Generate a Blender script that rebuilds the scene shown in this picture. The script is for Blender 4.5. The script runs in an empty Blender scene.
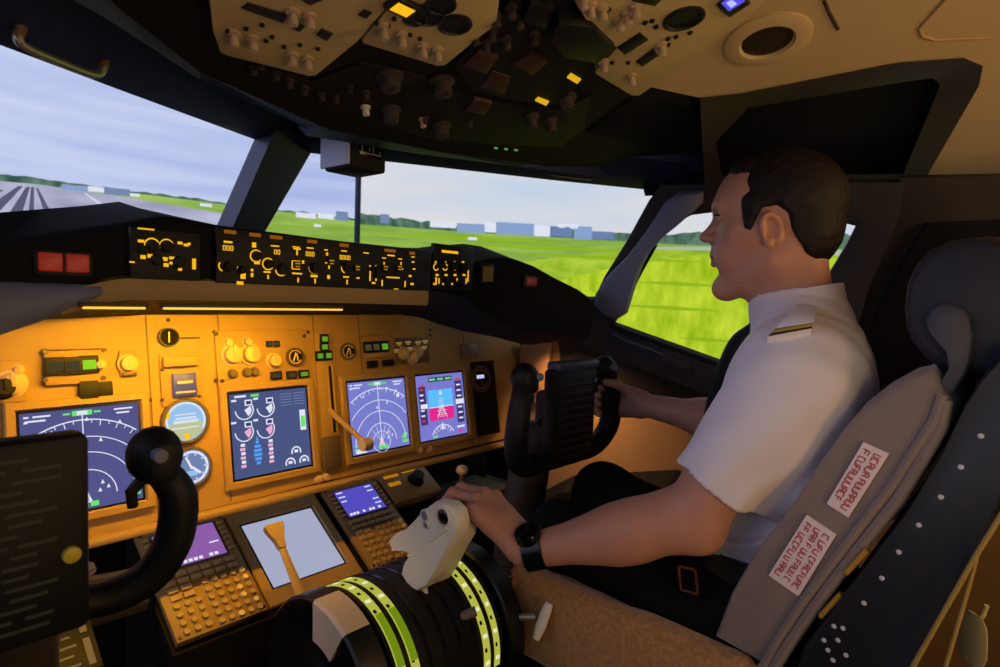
# Airliner flight simulator cockpit with a pilot holding the thrust levers. Blender 4.5, metres.
# World axes: X to the right wing, Y to the nose, Z up; origin at the middle display's centre on the main panel.
import bpy, bmesh, math, random
import numpy as np
from mathutils import Matrix, Vector
random.seed(7); np.random.seed(7)
sc = bpy.context.scene
COL = sc.collection
R = math.radians

# ------------------------------------------------------------------ camera, world, lights, exposure
FPX = 606.0
CAM = np.array([-.64, -1.21, .31])
def cam_axes(yaw, pitch, roll):
    cy, sy, cp, sp = math.cos(yaw), math.sin(yaw), math.cos(pitch), math.sin(pitch)
    f = np.array([sy*cp, cy*cp, sp]); r = np.array([cy, -sy, 0.]); u = np.cross(r, f)
    cr, sr = math.cos(roll), math.sin(roll)
    return f, cr*r + sr*u, -sr*r + cr*u
CF, CR, CU = cam_axes(R(48.4), R(-3.6), R(2.1))
cam = bpy.data.cameras.new('camera'); cam_o = bpy.data.objects.new('camera', cam); COL.objects.link(cam_o)
cam.sensor_width = 36; cam.lens = FPX/1000*36; cam.clip_start = .02; cam.clip_end = 60
cam_o.matrix_world = Matrix(((CR[0], CU[0], -CF[0], CAM[0]), (CR[1], CU[1], -CF[1], CAM[1]), (CR[2], CU[2], -CF[2], CAM[2]), (0, 0, 0, 1)))
cam.dof.use_dof = True; cam.dof.focus_distance = 1.05; cam.dof.aperture_fstop = 5.6
sc.camera = cam_o
sc.view_settings.view_transform = 'Standard'; sc.view_settings.look = 'None'
sc.view_settings.exposure = 0; sc.view_settings.gamma = 1; sc.view_settings.use_curve_mapping = False
sc.cycles.use_denoising = True
sc.cycles.max_bounces = 6; sc.cycles.diffuse_bounces = 3; sc.cycles.glossy_bounces = 3; sc.cycles.transparent_max_bounces = 8
sc.cycles.sample_clamp_indirect = 3.0

world = bpy.data.worlds.new('dark_hall'); sc.world = world; world.use_nodes = True
world.node_tree.nodes['Background'].inputs[0].default_value = (.75, .62, .5, 1)
world.node_tree.nodes['Background'].inputs[1].default_value = .012

def area(name, loc, target, sx, sy, power, color, spread=180):
    l = bpy.data.lights.new(name, 'AREA'); l.shape = 'RECTANGLE'; l.size = sx; l.size_y = sy; l.energy = power; l.color = color; l.spread = R(spread)
    o = bpy.data.objects.new(name, l); COL.objects.link(o); o.location = loc
    o.rotation_euler = (Vector(target) - Vector(loc)).to_track_quat('-Z', 'Y').to_euler()
    return o
# flood lamps under the glareshield lip (captain's side and centre are on, first officer's side is off)
FLOOD = (1, .47, .012)
area('flood_lamp_captain', (-.36, -.188, .266), (-.36, -.02, .05), .30, .012, 1.65, FLOOD, 150)
area('flood_lamp_centre', (-.13, -.188, .266), (-.13, -.02, .05), .31, .012, 1.75, FLOOD, 150)
# warm dome lamp at the rear of the flight deck, on the right
area('dome_lamp_rear', (.55, -1.95, .55), (.45, -.9, .35), .35, .25, 4.2, (1, .62, .28))
# warm aisle lamp low behind the pedestal
area('aisle_lamp', (-.15, -1.75, -.15), (.35, -.7, -.25), .25, .2, 1.8, (1, .58, .22))
# added cool fill lamp at front left, brightening the pilot and levers
area('cool_fill_left', (-1.75, .15, .80), (.35, -.8, .15), 1.0, .7, 9, (.80, .74, 1))
# footwell lamp under the first officer's glareshield
area('footwell_lamp_right', (.70, -.16, .165), (.92, -.24, -.22), .10, .04, 1.1, (1, .56, .24), 100)
# warm map lamp at the captain's side, lighting ceiling and quadrant
area('map_lamp_captain', (-.35, -1.55, .25), (.4, -.7, .7), .3, .3, 1.4, (1, .74, .40))

# ------------------------------------------------------------------ pixels of the photo to points on real planes
def ray(px, py): return CF + (px-500)/FPX*CR - (py-333.5)/FPX*CU
def on_plane(px, py, p0, n):
    d = ray(px, py); n = np.asarray(n, float)
    return CAM + d*(((np.asarray(p0, float)-CAM)@n)/(d@n))
def atX(px, py, x): return on_plane(px, py, (x, 0, 0), (1, 0, 0))
def atY(px, py, y): return on_plane(px, py, (0, y, 0), (0, 1, 0))
def atZ(px, py, z): return on_plane(px, py, (0, 0, z), (0, 0, 1))
class Frame:
    def __init__(s, o, ex, ey):
        s.o = np.array(o, float); s.ex = np.array(ex, float)/np.linalg.norm(ex)
        ey = np.array(ey, float); ey = ey - s.ex*(ey@s.ex); s.ey = ey/np.linalg.norm(ey); s.en = np.cross(s.ex, s.ey)
    def at(s, px, py, n=0.):
        w = on_plane(px, py, s.o + s.en*n, s.en) - s.o
        return float(w@s.ex), float(w@s.ey)
    def W(s, x, y, n=0.): return s.o + s.ex*x + s.ey*y + s.en*n
    def M(s): return Matrix(((s.ex[0], s.ey[0], s.en[0], s.o[0]), (s.ex[1], s.ey[1], s.en[1], s.o[1]), (s.ex[2], s.ey[2], s.en[2], s.o[2]), (0, 0, 0, 1)))
    def sub(s, x, y, n=0., rot=0.):
        c, si = math.cos(rot), math.sin(rot)
        return Frame(s.W(x, y, n), s.ex*c + s.ey*si, s.ey*c - s.ex*si)
T = R(10.4)
FP = Frame((0, 0, 0), (1, 0, 0), (0, math.sin(T), math.cos(T)))                                # main instrument panel
FL = Frame((.063, .018, -.275), (1, 0, 0), (0, math.sin(R(59)), math.cos(R(59))))              # forward pedestal
FM = Frame((0, -.2, 0), (1, 0, 0), (0, 0, 1))                                                  # glareshield face
_a = math.atan(.18)
FO = Frame((.05, -.5, .63), (1, 0, 0), (0, -math.cos(_a), math.sin(_a)))                       # overhead, normal down
RA, RB, RD = np.array([.131, .3, .461]), np.array([.155, .14, .636]), np.array([.8, -.25, .334])
RN = np.cross(RB-RA, RD-RA); RN /= np.linalg.norm(RN)                                          # right windshield
mir = np.array([-1, 1, 1]); LA, LN = RA*mir + np.array([.14, 0, 0]), RN*mir                      # left windshield
SA, SB, SD = np.array([.85, -.32, .247]), np.array([.78, -.555, .523]), np.array([.93, -.60, .15])
SN = np.cross(SB-SA, SD-SA); SN /= np.linalg.norm(SN)
if SN[0] > 0: SN = -SN                                                                         # right side wall, normal inwards

# ------------------------------------------------------------------ materials
MATS = {}
def lin(c): return tuple(((v/255)/12.92 if v/255 <= .04045 else ((v/255+.055)/1.055)**2.4) for v in c)
def mat(name, rgb, rough=.5, metal=0., spec=.5, noise=0., nscale=40., bump=0., bscale=200., emit=None, es=1., alpha=1., sss=0., coat=0., srgb=True, sheen=0.):
    m = bpy.data.materials.new(name); m.use_nodes = True; nt = m.node_tree; b = nt.nodes['Principled BSDF']
    c = lin(rgb) if srgb else rgb
    b.inputs['Base Color'].default_value = (*c, 1); b.inputs['Roughness'].default_value = rough; b.inputs['Metallic'].default_value = metal
    b.inputs['Specular IOR Level'].default_value = spec
    if coat: b.inputs['Coat Weight'].default_value = coat; b.inputs['Coat Roughness'].default_value = .1
    if sheen: b.inputs['Sheen Weight'].default_value = sheen
    if sss:
        b.inputs['Subsurface Weight'].default_value = sss; b.inputs['Subsurface Radius'].default_value = (1., .35, .2); b.inputs['Subsurface Scale'].default_value = .006
    tc = nt.nodes.new('ShaderNodeTexCoord')
    if noise:
        n = nt.nodes.new('ShaderNodeTexNoise'); n.inputs['Scale'].default_value = nscale; n.inputs['Detail'].default_value = 5
        nt.links.new(tc.outputs['Object'], n.inputs['Vector'])
        r = nt.nodes.new('ShaderNodeValToRGB'); r.color_ramp.elements[0].position = .3; r.color_ramp.elements[1].position = .7
        r.color_ramp.elements[0].color = (*[v*(1-noise) for v in c], 1); r.color_ramp.elements[1].color = (*[min(1, v*(1+noise)) for v in c], 1)
        nt.links.new(n.outputs['Fac'], r.inputs['Fac']); nt.links.new(r.outputs['Color'], b.inputs['Base Color'])
    if bump:
        n2 = nt.nodes.new('ShaderNodeTexNoise'); n2.inputs['Scale'].default_value = bscale; n2.inputs['Detail'].default_value = 3
        nt.links.new(tc.outputs['Object'], n2.inputs['Vector'])
        bp = nt.nodes.new('ShaderNodeBump'); bp.inputs['Strength'].default_value = bump; bp.inputs['Distance'].default_value = .002
        nt.links.new(n2.outputs['Fac'], bp.inputs['Height']); nt.links.new(bp.outputs['Normal'], b.inputs['Normal'])
    if emit is not None:
        b.inputs['Emission Color'].default_value = (*lin(emit), 1); b.inputs['Emission Strength'].default_value = es
    MATS[name] = m
    return m
def glow(name, rgb, es=1.):          # a lit surface: screen, lamp, backlit legend
    m = bpy.data.materials.new(name); m.use_nodes = True; nt = m.node_tree; nt.nodes.clear()
    e = nt.nodes.new('ShaderNodeEmission'); o = nt.nodes.new('ShaderNodeOutputMaterial')
    e.inputs[0].default_value = (*lin(rgb), 1); e.inputs[1].default_value = es
    nt.links.new(e.outputs[0], o.inputs[0]); MATS[name] = m
    return m

# ------------------------------------------------------------------ mesh builder
class MB:
    def __init__(s, frame=None):
        s.v = []; s.f = []; s.mi = []; s.X = frame.M() if isinstance(frame, Frame) else (frame or Matrix())
    def add(s, vs, fs, m=0):
        k = len(s.v); X = s.X
        for p in vs: s.v.append(tuple(X @ Vector([float(q) for q in p])))
        for f in fs: s.f.append([k+i for i in f]); s.mi.append(m)
        return s
    def bm(s, b, m=0):
        b.verts.ensure_lookup_table(); b.verts.index_update()
        s.add([v.co for v in b.verts], [[v.index for v in f.verts] for f in b.faces], m); b.free(); return s
    def box(s, c, size, m=0, bev=0., rot=None, seg=2):
        b = bmesh.new(); bmesh.ops.create_cube(b, size=1)
        for v in b.verts: v.co = Vector((v.co.x*size[0], v.co.y*size[1], v.co.z*size[2]))
        if bev: bmesh.ops.bevel(b, geom=list(b.edges), offset=min(bev, min(size)*.49), segments=seg, affect='EDGES', profile=.5)
        Mx = Matrix.Translation(Vector(c))
        if rot is not None: Mx = Mx @ rot.to_4x4()
        bmesh.ops.transform(b, matrix=Mx, verts=b.verts)
        return s.bm(b, m)
    def prism(s, poly, z0, z1, m=0, bev=0., seg=2):
        a = sum(poly[i][0]*poly[(i+1) % len(poly)][1]-poly[(i+1) % len(poly)][0]*poly[i][1] for i in range(len(poly)))
        if a < 0: poly = poly[::-1]
        b = bmesh.new(); lo = [b.verts.new((p[0], p[1], z0)) for p in poly]; hi = [b.verts.new((p[0], p[1], z1)) for p in poly]
        n = len(poly); b.faces.new(lo[::-1]); top = b.faces.new(hi)
        for i in range(n): b.faces.new((lo[i], lo[(i+1) % n], hi[(i+1) % n], hi[i]))
        if bev: bmesh.ops.bevel(b, geom=list(top.edges), offset=bev, segments=seg, affect='EDGES', profile=.5)
        return s.bm(b, m)
    def solid(s, pts, vec, m=0, bev=0.):       # 3-D outline swept along a vector
        b = bmesh.new(); vec = Vector([float(q) for q in vec])
        lo = [b.verts.new([float(q) for q in p]) for p in pts]; hi = [b.verts.new(v.co + vec) for v in lo]; n = len(lo)
        b.faces.new(lo); b.faces.new(hi[::-1])
        for i in range(n): b.faces.new((lo[(i+1) % n], lo[i], hi[i], hi[(i+1) % n]))
        bmesh.ops.recalc_face_normals(b, faces=b.faces)
        if bev: bmesh.ops.bevel(b, geom=list(b.edges), offset=bev, segments=2, affect='EDGES', profile=.5)
        return s.bm(b, m)
    def loft(s, secs, m=0, caps=True, closed=False):
        n = len(secs[0]); vs = [p for q in secs for p in q]; fs = []
        L = len(secs)
        for i in range(L if closed else L-1):
            for j in range(n):
                a, b_ = i*n+j, i*n+(j+1) % n; c, d = ((i+1) % L)*n+(j+1) % n, ((i+1) % L)*n+j
                fs.append((a, b_, c, d))
        if caps and not closed: fs += [tuple(range(n))[::-1], tuple((L-1)*n+j for j in range(n))]
        return s.add(vs, fs, m)
    def cyl(s, p0, p1, r0, r1=None, n=20, m=0, bev=0.):
        r1 = r0 if r1 is None else r1
        p0, p1 = np.array(p0, float), np.array(p1, float); d = p1-p0; L = np.linalg.norm(d); d = d/L
        a = np.cross(d, (0, 0, 1) if abs(d[2]) < .9 else (1, 0, 0)); a /= np.linalg.norm(a); b = np.cross(d, a)
        rings = [(0, r0), (L, r1)] if not bev else [(0, r0), (L-bev, r1), (L-bev*.3, r1-bev*.3), (L, r1-bev)]
        return s.loft([[p0 + d*t + (a*math.cos(2*math.pi*k/n) + b*math.sin(2*math.pi*k/n))*r for k in range(n)] for t, r in rings], m)
    def lathe(s, prof, c=(0, 0, 0), n=28, m=0, ax='z'):
        o = []
        for r, z in prof:
            ring = []
            for k in range(n):
                a = 2*math.pi*k/n; q = (r*math.cos(a), r*math.sin(a), z)
                if ax == 'x': q = (q[2], q[0], q[1])
                elif ax == 'y': q = (q[1], q[2], q[0])
                ring.append((c[0]+q[0], c[1]+q[1], c[2]+q[2]))
            o.append(ring)
        return s.loft(o, m)
    def tube(s, pts, r, n=12, m=0, closed=False, flat=None, up=None):
        P = [np.array(p, float) for p in pts]; L = len(P); rr = r if hasattr(r, '__len__') else [r]*L
        tang = []
        for i in range(L):
            a, b = (P[(i-1) % L], P[(i+1) % L]) if closed else (P[max(i-1, 0)], P[min(i+1, L-1)])
            t = b-a; tang.append(t/np.linalg.norm(t))
        u = np.cross(tang[0], up if up is not None else ((0, 0, 1) if abs(tang[0][2]) < .9 else (1, 0, 0))); u /= np.linalg.norm(u)
        secs = []
        for i in range(L):
            u = u - tang[i]*(u@tang[i]); u /= np.linalg.norm(u); w = np.cross(tang[i], u)
            fl = 1. if flat is None else flat
            secs.append([P[i] + (u*math.cos(2*math.pi*k/n) + w*fl*math.sin(2*math.pi*k/n))*rr[i] for k in range(n)])
        return s.loft(secs, m, closed=closed)
    def ell(s, c, r, m=0, n=16, rot=None):
        b = bmesh.new(); bmesh.ops.create_uvsphere(b, u_segments=n, v_segments=max(6, n//2+2), radius=1)
        Mx = Matrix.Translation(Vector(c)) @ (rot.to_4x4() if rot is not None else Matrix()) @ Matrix.Diagonal((*r, 1))
        bmesh.ops.transform(b, matrix=Mx, verts=b.verts); return s.bm(b, m)
    def arc(s, cx, cy, r, w, a0, a1, z, m=0, n=24, h=.0006, sq=1.):   # flat arc band, degrees
        n = max(2, n); vs = []; fs = []
        for i in range(n+1):
            a = R(a0+(a1-a0)*i/n); c_, s_ = math.cos(a), math.sin(a)
            for q, zz in ((r-w/2, z), (r+w/2, z), (r+w/2, z+h), (r-w/2, z+h)): vs.append((cx+q*c_, cy+q*s_*sq, zz))
        for i in range(n):
            k = 4*i
            for j in range(4): fs.append((k+j, k+(j+1) % 4, k+4+(j+1) % 4, k+4+j))
        fs += [(3, 2, 1, 0), (4*n, 4*n+1, 4*n+2, 4*n+3)]
        return s.add(vs, fs, m)
    def seg(s, x0, y0, x1, y1, w, z, m=0, h=.0006):
        d = np.array([x1-x0, y1-y0]); L = np.linalg.norm(d)+1e-9; p = np.array([-d[1], d[0]])/L*w/2
        return s.prism([(x0-p[0], y0-p[1]), (x1-p[0], y1-p[1]), (x1+p[0], y1+p[1]), (x0+p[0], y0+p[1])], z, z+h, m)
    def rect(s, x0, y0, x1, y1, z, m=0, h=.0006): return s.prism([(x0, y0), (x1, y0), (x1, y1), (x0, y1)], z, z+h, m)
    def disc(s, cx, cy, r, z, m=0, h=.0006, n=20): return s.cyl((cx, cy, z), (cx, cy, z+h), r, r, n, m)
    def text(s, body, x, y, size, z, m=0, align='CENTER', rot=0., sx=1., h=.0004):
        cu = bpy.data.curves.new('t', 'FONT'); cu.body = body; cu.size = size; cu.align_x = align; cu.align_y = 'CENTER'; cu.extrude = h/2; cu.resolution_u = 2
        o = bpy.data.objects.new('t', cu); COL.objects.link(o)
        me = o.evaluated_get(bpy.context.evaluated_depsgraph_get()).to_mesh()
        c_, s_ = math.cos(rot), math.sin(rot)
        s.add([(x+v.co.x*sx*c_-v.co.y*s_, y+v.co.x*sx*s_+v.co.y*c_, z+h/2+v.co.z) for v in me.vertices], [list(p.vertices) for p in me.polygons], m)
        o.to_mesh_clear(); bpy.data.objects.remove(o); bpy.data.curves.remove(cu); return s
    def build(s, name, mats, parent=None, smooth=35, label=None, kind=None):
        me = bpy.data.meshes.new(name); off = Vector((0, 0, 0))
        if parent is not None: off = Vector(parent['_w'])
        me.from_pydata([tuple(Vector(v)-off) for v in s.v], [], s.f)
        ms = mats if isinstance(mats, (list, tuple)) else [mats]
        for q in ms: me.materials.append(MATS[q] if isinstance(q, str) else q)
        me.polygons.foreach_set('material_index', s.mi)
        me.update(); me.validate()
        bm = bmesh.new(); bm.from_mesh(me); bmesh.ops.recalc_face_normals(bm, faces=bm.faces); bm.to_mesh(me); bm.free()
        if smooth:
            me.polygons.foreach_set('use_smooth', [True]*len(me.polygons)); me.set_sharp_from_angle(angle=R(smooth))
        o = bpy.data.objects.new(name, me); COL.objects.link(o)
        o['_w'] = list(off)
        if parent is not None: o.parent = parent
        if label: o['label'] = label
        if kind: o['kind'] = kind
        return o
def tag(o, label, cat, group=None, kind=None):
    o['label'] = label; o['category'] = cat
    if group: o['group'] = group
    if kind: o['kind'] = kind
    return o
def thing(name, loc, label, cat, group=None):
    o = bpy.data.objects.new(name, None); o.empty_display_size = .02; COL.objects.link(o); o.location = [float(q) for q in loc]
    o['_w'] = [float(q) for q in loc]
    return tag(o, label, cat, group)
def struct(o): o['kind'] = 'structure'; return o
def lerp(a, b, t): return tuple(a[i]+(b[i]-a[i])*t for i in range(len(a)))
def spline(pts, n=8):       # Catmull-Rom through points
    P = [np.array(p, float) for p in pts]; out = []
    for i in range(len(P)-1):
        p0, p1, p2, p3 = P[max(i-1, 0)], P[i], P[i+1], P[min(i+2, len(P)-1)]
        for k in range(n):
            t = k/n; out.append(.5*((2*p1)+(-p0+p2)*t+(2*p0-5*p1+4*p2-p3)*t*t+(-p0+3*p1-3*p2+p3)*t**3))
    out.append(P[-1]); return out
# ------------------------------------------------------------------ materials of the place
mat('panel_paint', (160, 130, 80), .55, noise=.05, nscale=25, bump=.05, bscale=900)
mat('panel_dark', (92, 80, 66), .5, noise=.06, nscale=30)
mat('black_plastic', (12, 12, 14), .55, spec=.35, bump=.05, bscale=700)
mat('black_matte', (16, 16, 18), .8, spec=.2, bump=.1, bscale=500)
mat('black_gloss', (8, 8, 10), .22)
mat('navy_trim', (28, 38, 82), .6, spec=.3, noise=.1, nscale=8)
mat('navy_post', (46, 54, 84), .5, noise=.08, nscale=10)
mat('grey_trim', (118, 122, 144), .6, noise=.05, nscale=12)
mat('overhead_dark', (32, 28, 28), .7, spec=.25, noise=.08, nscale=20)
mat('ceiling_cream', (206, 178, 132), .75, noise=.03, nscale=6, bump=.05, bscale=300)
mat('cream_panel', (200, 176, 128), .55, noise=.05, nscale=30)
mat('cream_knob', (196, 170, 140), .4)
mat('grey_knob', (120, 104, 92), .4)
mat('side_brown', (40, 32, 29), .65, noise=.1, nscale=14)
mat('side_beige', (176, 138, 98), .65, noise=.05, nscale=10)
mat('recess_frame', (58, 50, 44), .6, noise=.08, nscale=10)
mat('metal', (176, 168, 158), .42, metal=.8)
mat('dark_metal', (70, 66, 62), .4, metal=.8)
mat('brass', (170, 120, 60), .35, metal=.8)
mat('white_plastic', (236, 228, 212), .4)
mat('floor_mat', (26, 24, 23), .9, noise=.2, nscale=60)

# ------------------------------------------------------------------ the simulator's projection screens
SC_C = (.05, -.6); SC_R = 2.6
def cyl_hit(px, py, rad):
    d = ray(px, py); o = CAM - np.array([SC_C[0], SC_C[1], 0])
    a = d[0]**2+d[1]**2; b = 2*(o[0]*d[0]+o[1]*d[1]); c = o[0]**2+o[1]**2-rad*rad
    return CAM + d*((-b+math.sqrt(b*b-4*a*c))/(2*a))
def pic_mat(name, lo, hi, scale, es=1., pos=(.3, .7), mapping=(1, 1, 1), warp=0.):   # what the projector throws: two colours in noise
    m = bpy.data.materials.new(name); m.use_nodes = True; nt = m.node_tree; nt.nodes.clear()
    e = nt.nodes.new('ShaderNodeEmission'); o = nt.nodes.new('ShaderNodeOutputMaterial'); tc = nt.nodes.new('ShaderNodeTexCoord')
    mp = nt.nodes.new('ShaderNodeMapping'); n = nt.nodes.new('ShaderNodeTexNoise'); r = nt.nodes.new('ShaderNodeValToRGB')
    mp.inputs['Scale'].default_value = mapping; n.inputs['Scale'].default_value = scale; n.inputs['Detail'].default_value = 4
    r.color_ramp.elements[0].position, r.color_ramp.elements[1].position = pos
    r.color_ramp.elements[0].color = (*lin(lo), 1); r.color_ramp.elements[1].color = (*lin(hi), 1)
    nt.links.new(tc.outputs['Object'], mp.inputs[0]); nt.links.new(mp.outputs[0], n.inputs['Vector']); nt.links.new(n.outputs['Fac'], r.inputs[0])
    nt.links.new(r.outputs[0], e.inputs[0]); e.inputs[1].default_value = es; nt.links.new(e.outputs[0], o.inputs[0]); MATS[name] = m; return m
pic_mat('shown_sky_blue', (174, 188, 232), (214, 222, 246), 2.2, mapping=(.35, .35, 5), pos=(.3, .72))
pic_mat('shown_sky_pale', (196, 212, 234), (226, 226, 226), 1.3, mapping=(.6, .6, 3), pos=(.25, .6))
pic_mat('shown_grass', (122, 160, 62), (164, 198, 86), 3., mapping=(1, 1, 9))
pic_mat('shown_tall_grass', (142, 182, 12), (208, 226, 60), 7., mapping=(2.2, 2.2, .9), pos=(.28, .72))
pic_mat('shown_far_grass', (140, 176, 84), (170, 200, 100), 4., mapping=(1, 1, 6))
pic_mat('shown_runway', (150, 152, 178), (196, 196, 222), 3., mapping=(1, 1, 4))
pic_mat('shown_trees', (52, 84, 76), (110, 140, 116), 26., mapping=(1, 1, .5))
glow('shown_mark', (92, 92, 116)); glow('shown_line', (226, 222, 232)); glow('shown_road', (178, 190, 176)); glow('shown_shade', (146, 184, 34))
glow('shown_white', (228, 232, 244)); glow('shown_hangar', (140, 164, 206)); glow('shown_hangar_dark', (110, 132, 176)); glow('shown_block', (120, 140, 176))

def arc_sheet(name, a0, a1, z0, z1, m, rad=SC_R, thick=.03, parent=None):
    mb = MB(); n = 48; secs = []
    for i in range(n+1):
        a = R(a0+(a1-a0)*i/n); s, c = math.sin(a), math.cos(a)
        secs.append([(SC_C[0]+q*s, SC_C[1]+q*c, z) for q, z in ((rad, z0), (rad, z1), (rad+thick, z1), (rad+thick, z0))])
    mb.loft(secs); return mb.build(name, m, parent)
def shown(name, top, bot, m, lift, parent, n=10, label=None):
    """a patch of the picture on the curved screen: between an upper and a lower outline"""
    def res(pl, k):
        t = k*(len(pl)-1); i = min(int(t), len(pl)-2); return lerp(pl[i], pl[i+1], t-i)
    N = n*max(len(top)-1, len(bot)-1); V = 6; vs = []; fs = []
    for i in range(N+1):
        a, b = res(top, i/N), res(bot, i/N)
        for j in range(V+1): vs.append(cyl_hit(*lerp(a, b, j/V), SC_R-lift))
    for i in range(N):
        for j in range(V): k = i*(V+1)+j; fs.append((k, k+1, k+V+2, k+V+1))
    mb = MB(); mb.add(vs, fs); return mb.build(name, m, parent, label=label)
def az(px, py): h = cyl_hit(px, py, SC_R); return math.degrees(math.atan2(h[0]-SC_C[0], h[1]-SC_C[1]))
SEAM = az(358.5, 205)
scrL = thing('projection_screen', (SC_C[0]+.3, SC_C[1]+SC_R, -.4), 'curved simulator screen ahead of the captain showing the runway under a blue sky', 'projection screen', 'simulator projection screens')
scrR = thing('projection_screen', (SC_C[0]+2.3, SC_C[1]+1.0, -.4), 'curved simulator screen beyond the right windshield and side window showing an airfield with hangars', 'projection screen', 'simulator projection screens')
arc_sheet('sky_image', -125, SEAM-.12, .2, 1.7, 'shown_sky_blue', parent=scrL)
arc_sheet('sky_image', SEAM+.12, 78, .2, 1.7, 'shown_sky_pale', parent=scrR); arc_sheet('sky_image', 78, 112, -.15, 1.7, 'shown_sky_pale', parent=scrR)
arc_sheet('screen_back', -125, SEAM-.12, -.12, 1.72, 'black_matte', rad=SC_R+.035, parent=scrL)
arc_sheet('screen_back', SEAM+.12, 112, -.12, 1.72, 'black_matte', rad=SC_R+.035, parent=scrR)
# captain's side picture
arc_sheet('runway_image', -125, -22, .2, .73, 'shown_runway', rad=SC_R-.004, thick=.003, parent=scrL)
def jag(x0, y0, x1, y1, n, amp):
    return [(x0+(x1-x0)*i/n, y0+(y1-y0)*i/n+random.uniform(-amp, amp)) for i in range(n+1)]
shown('grass_image', [(-300, 178), (0, 181), (120, 193), (240, 207), (357, 220)], [(-300, 300), (0, 280), (120, 270), (240, 270), (357, 290)], 'shown_grass', .004, scrL)
shown('treeline_image', jag(-300, 166, 0, 174, 30, 1)+jag(8, 175, 357, 219, 46, 1.3), [(-300, 176), (0, 181), (120, 194), (240, 208), (357, 223)], 'shown_trees', .006, scrL, 3)
shown('grass_strip_image', [(60, 186), (150, 195), (357, 221)], [(60, 187.5), (150, 201), (357, 226)], 'shown_far_grass', .008, scrL)
shown('runway_image', [(-300, 178), (0, 181), (40, 184.5), (130, 198), (226, 214)], [(-300, 300), (0, 280), (100, 270), (180, 268), (262, 270)], 'shown_runway', .010, scrL)
for k, q in enumerate([((26, 187), (30, 187), (14, 240), (-8, 240)), ((31, 187), (34, 187), (34, 240), (26, 240)), ((36, 188), (38, 188), (66, 240), (54, 240)), ((18, 186), (23, 186), (-14, 226), (-40, 226)), ((-10, 190), (4, 190), (-60, 230), (-120, 230))]):
    shown('tyre_mark_image', [q[0], q[1]], [q[3], q[2]], 'shown_mark', .013, scrL, 4)
shown('runway_edge_line_image', [(84, 193), (86, 193)], [(118, 219), (125, 219)], 'shown_line', .013, scrL, 2)
for k, (x, y, w, h, m) in enumerate([(62, 184, 26, 5, 'shown_hangar'), (88, 186, 16, 5, 'shown_white'), (104, 187, 26, 7, 'shown_block'), (130, 193, 10, 3, 'shown_white'), (200, 203, 12, 3, 'shown_white'), (296, 212, 20, 5, 'shown_white'), (318, 213, 16, 5, 'shown_white'), (336, 211, 12, 9, 'shown_block')]):
    shown('building_image', [(x, y), (x+w, y+w*.1)], [(x, y+h), (x+w, y+h+w*.1)], m, .012, scrL, 2)
shown('marker_image', [(314, 224), (321, 224.5)], [(314, 227), (321, 227)], 'shown_white', .012, scrL, 2)
# first officer's side picture
shown('grass_image', [(360, 223), (480, 232), (600, 240), (690, 244), (900, 250)], [(360, 300), (480, 310), (600, 330), (690, 410), (900, 440)], 'shown_grass', .004, scrR)
shown('tall_grass_image', [(500, 296), (560, 280), (620, 266), (690, 256), (900, 260)], [(520, 320), (560, 330), (620, 360), (690, 410), (900, 440)], 'shown_tall_grass', .007, scrR)
pic_mat('shown_mid_grass', (134, 172, 30), (184, 212, 66), 5., mapping=(1.4, 1.4, 4), pos=(.28, .72))
shown('mid_grass_image', [(400, 268), (520, 262), (610, 252), (690, 249), (900, 256)], [(420, 300), (520, 320), (610, 330), (690, 290), (900, 290)], 'shown_mid_grass', .0055, scrR)
shown('treeline_image', jag(360, 214, 455, 225, 14, 1.5)+jag(470, 227, 660, 234, 24, 1.5)+jag(668, 233, 900, 236, 30, 2.5), [(360, 224), (480, 233), (600, 240), (690, 245), (900, 250)], 'shown_trees', .006, scrR, 3)
shown('road_image', [(655, 247), (720, 247), (900, 252)], [(655, 249), (720, 251), (900, 257)], 'shown_road', .008, scrR)
for x0, y0, x1, y1 in ((370, 233, 560, 243), (440, 243, 640, 252), (520, 254, 700, 262), (640, 282, 720, 286), (620, 305, 720, 311), (680, 338, 740, 342)):
    shown('grass_shade_image', [(x0, y0-.5), ((x0+x1)/2, (y0+y1)/2-2), (x1, y1-.5)], [(x0, y0+.5), ((x0+x1)/2, (y0+y1)/2+2), (x1, y1+.5)], 'shown_shade', .010, scrR, 4)
for k, (x, y, w, h, m) in enumerate([(380, 214, 9, 9, 'shown_block'), (430, 221, 26, 6, 'shown_white'), (457, 223, 28, 9, 'shown_hangar'), (484, 222, 12, 10, 'shown_white'), (496, 222, 38, 12, 'shown_hangar'), (534, 225, 16, 11, 'shown_white'), (550, 226, 22, 10, 'shown_hangar_dark'), (556, 223.5, 24, 4, 'shown_white'), (574, 226, 18, 13, 'shown_hangar'), (592, 231, 22, 8, 'shown_hangar_dark')]):
    shown('hangar_image', [(x, y), (x+w, y+w*.05)], [(x, y+h), (x+w, y+h+w*.05)], m, .012, scrR, 2)
shown('marker_image', [(468, 237), (477, 237.5)], [(468, 240), (477, 240)], 'shown_white', .012, scrR, 2)
p0, p1 = cyl_hit(359, 120, SC_R-.03), cyl_hit(357, 270, SC_R-.03)
mb = MB(); mb.box(((p0+p1)/2), (.022, .03, abs(p0[2]-p1[2])+.8), 0, .004)
tag(mb.build('screen_seam_post', mat('seam_blue', (40, 52, 92), .6)), 'thin dark blue vertical post at the seam between the two simulator screens', 'post')

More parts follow.
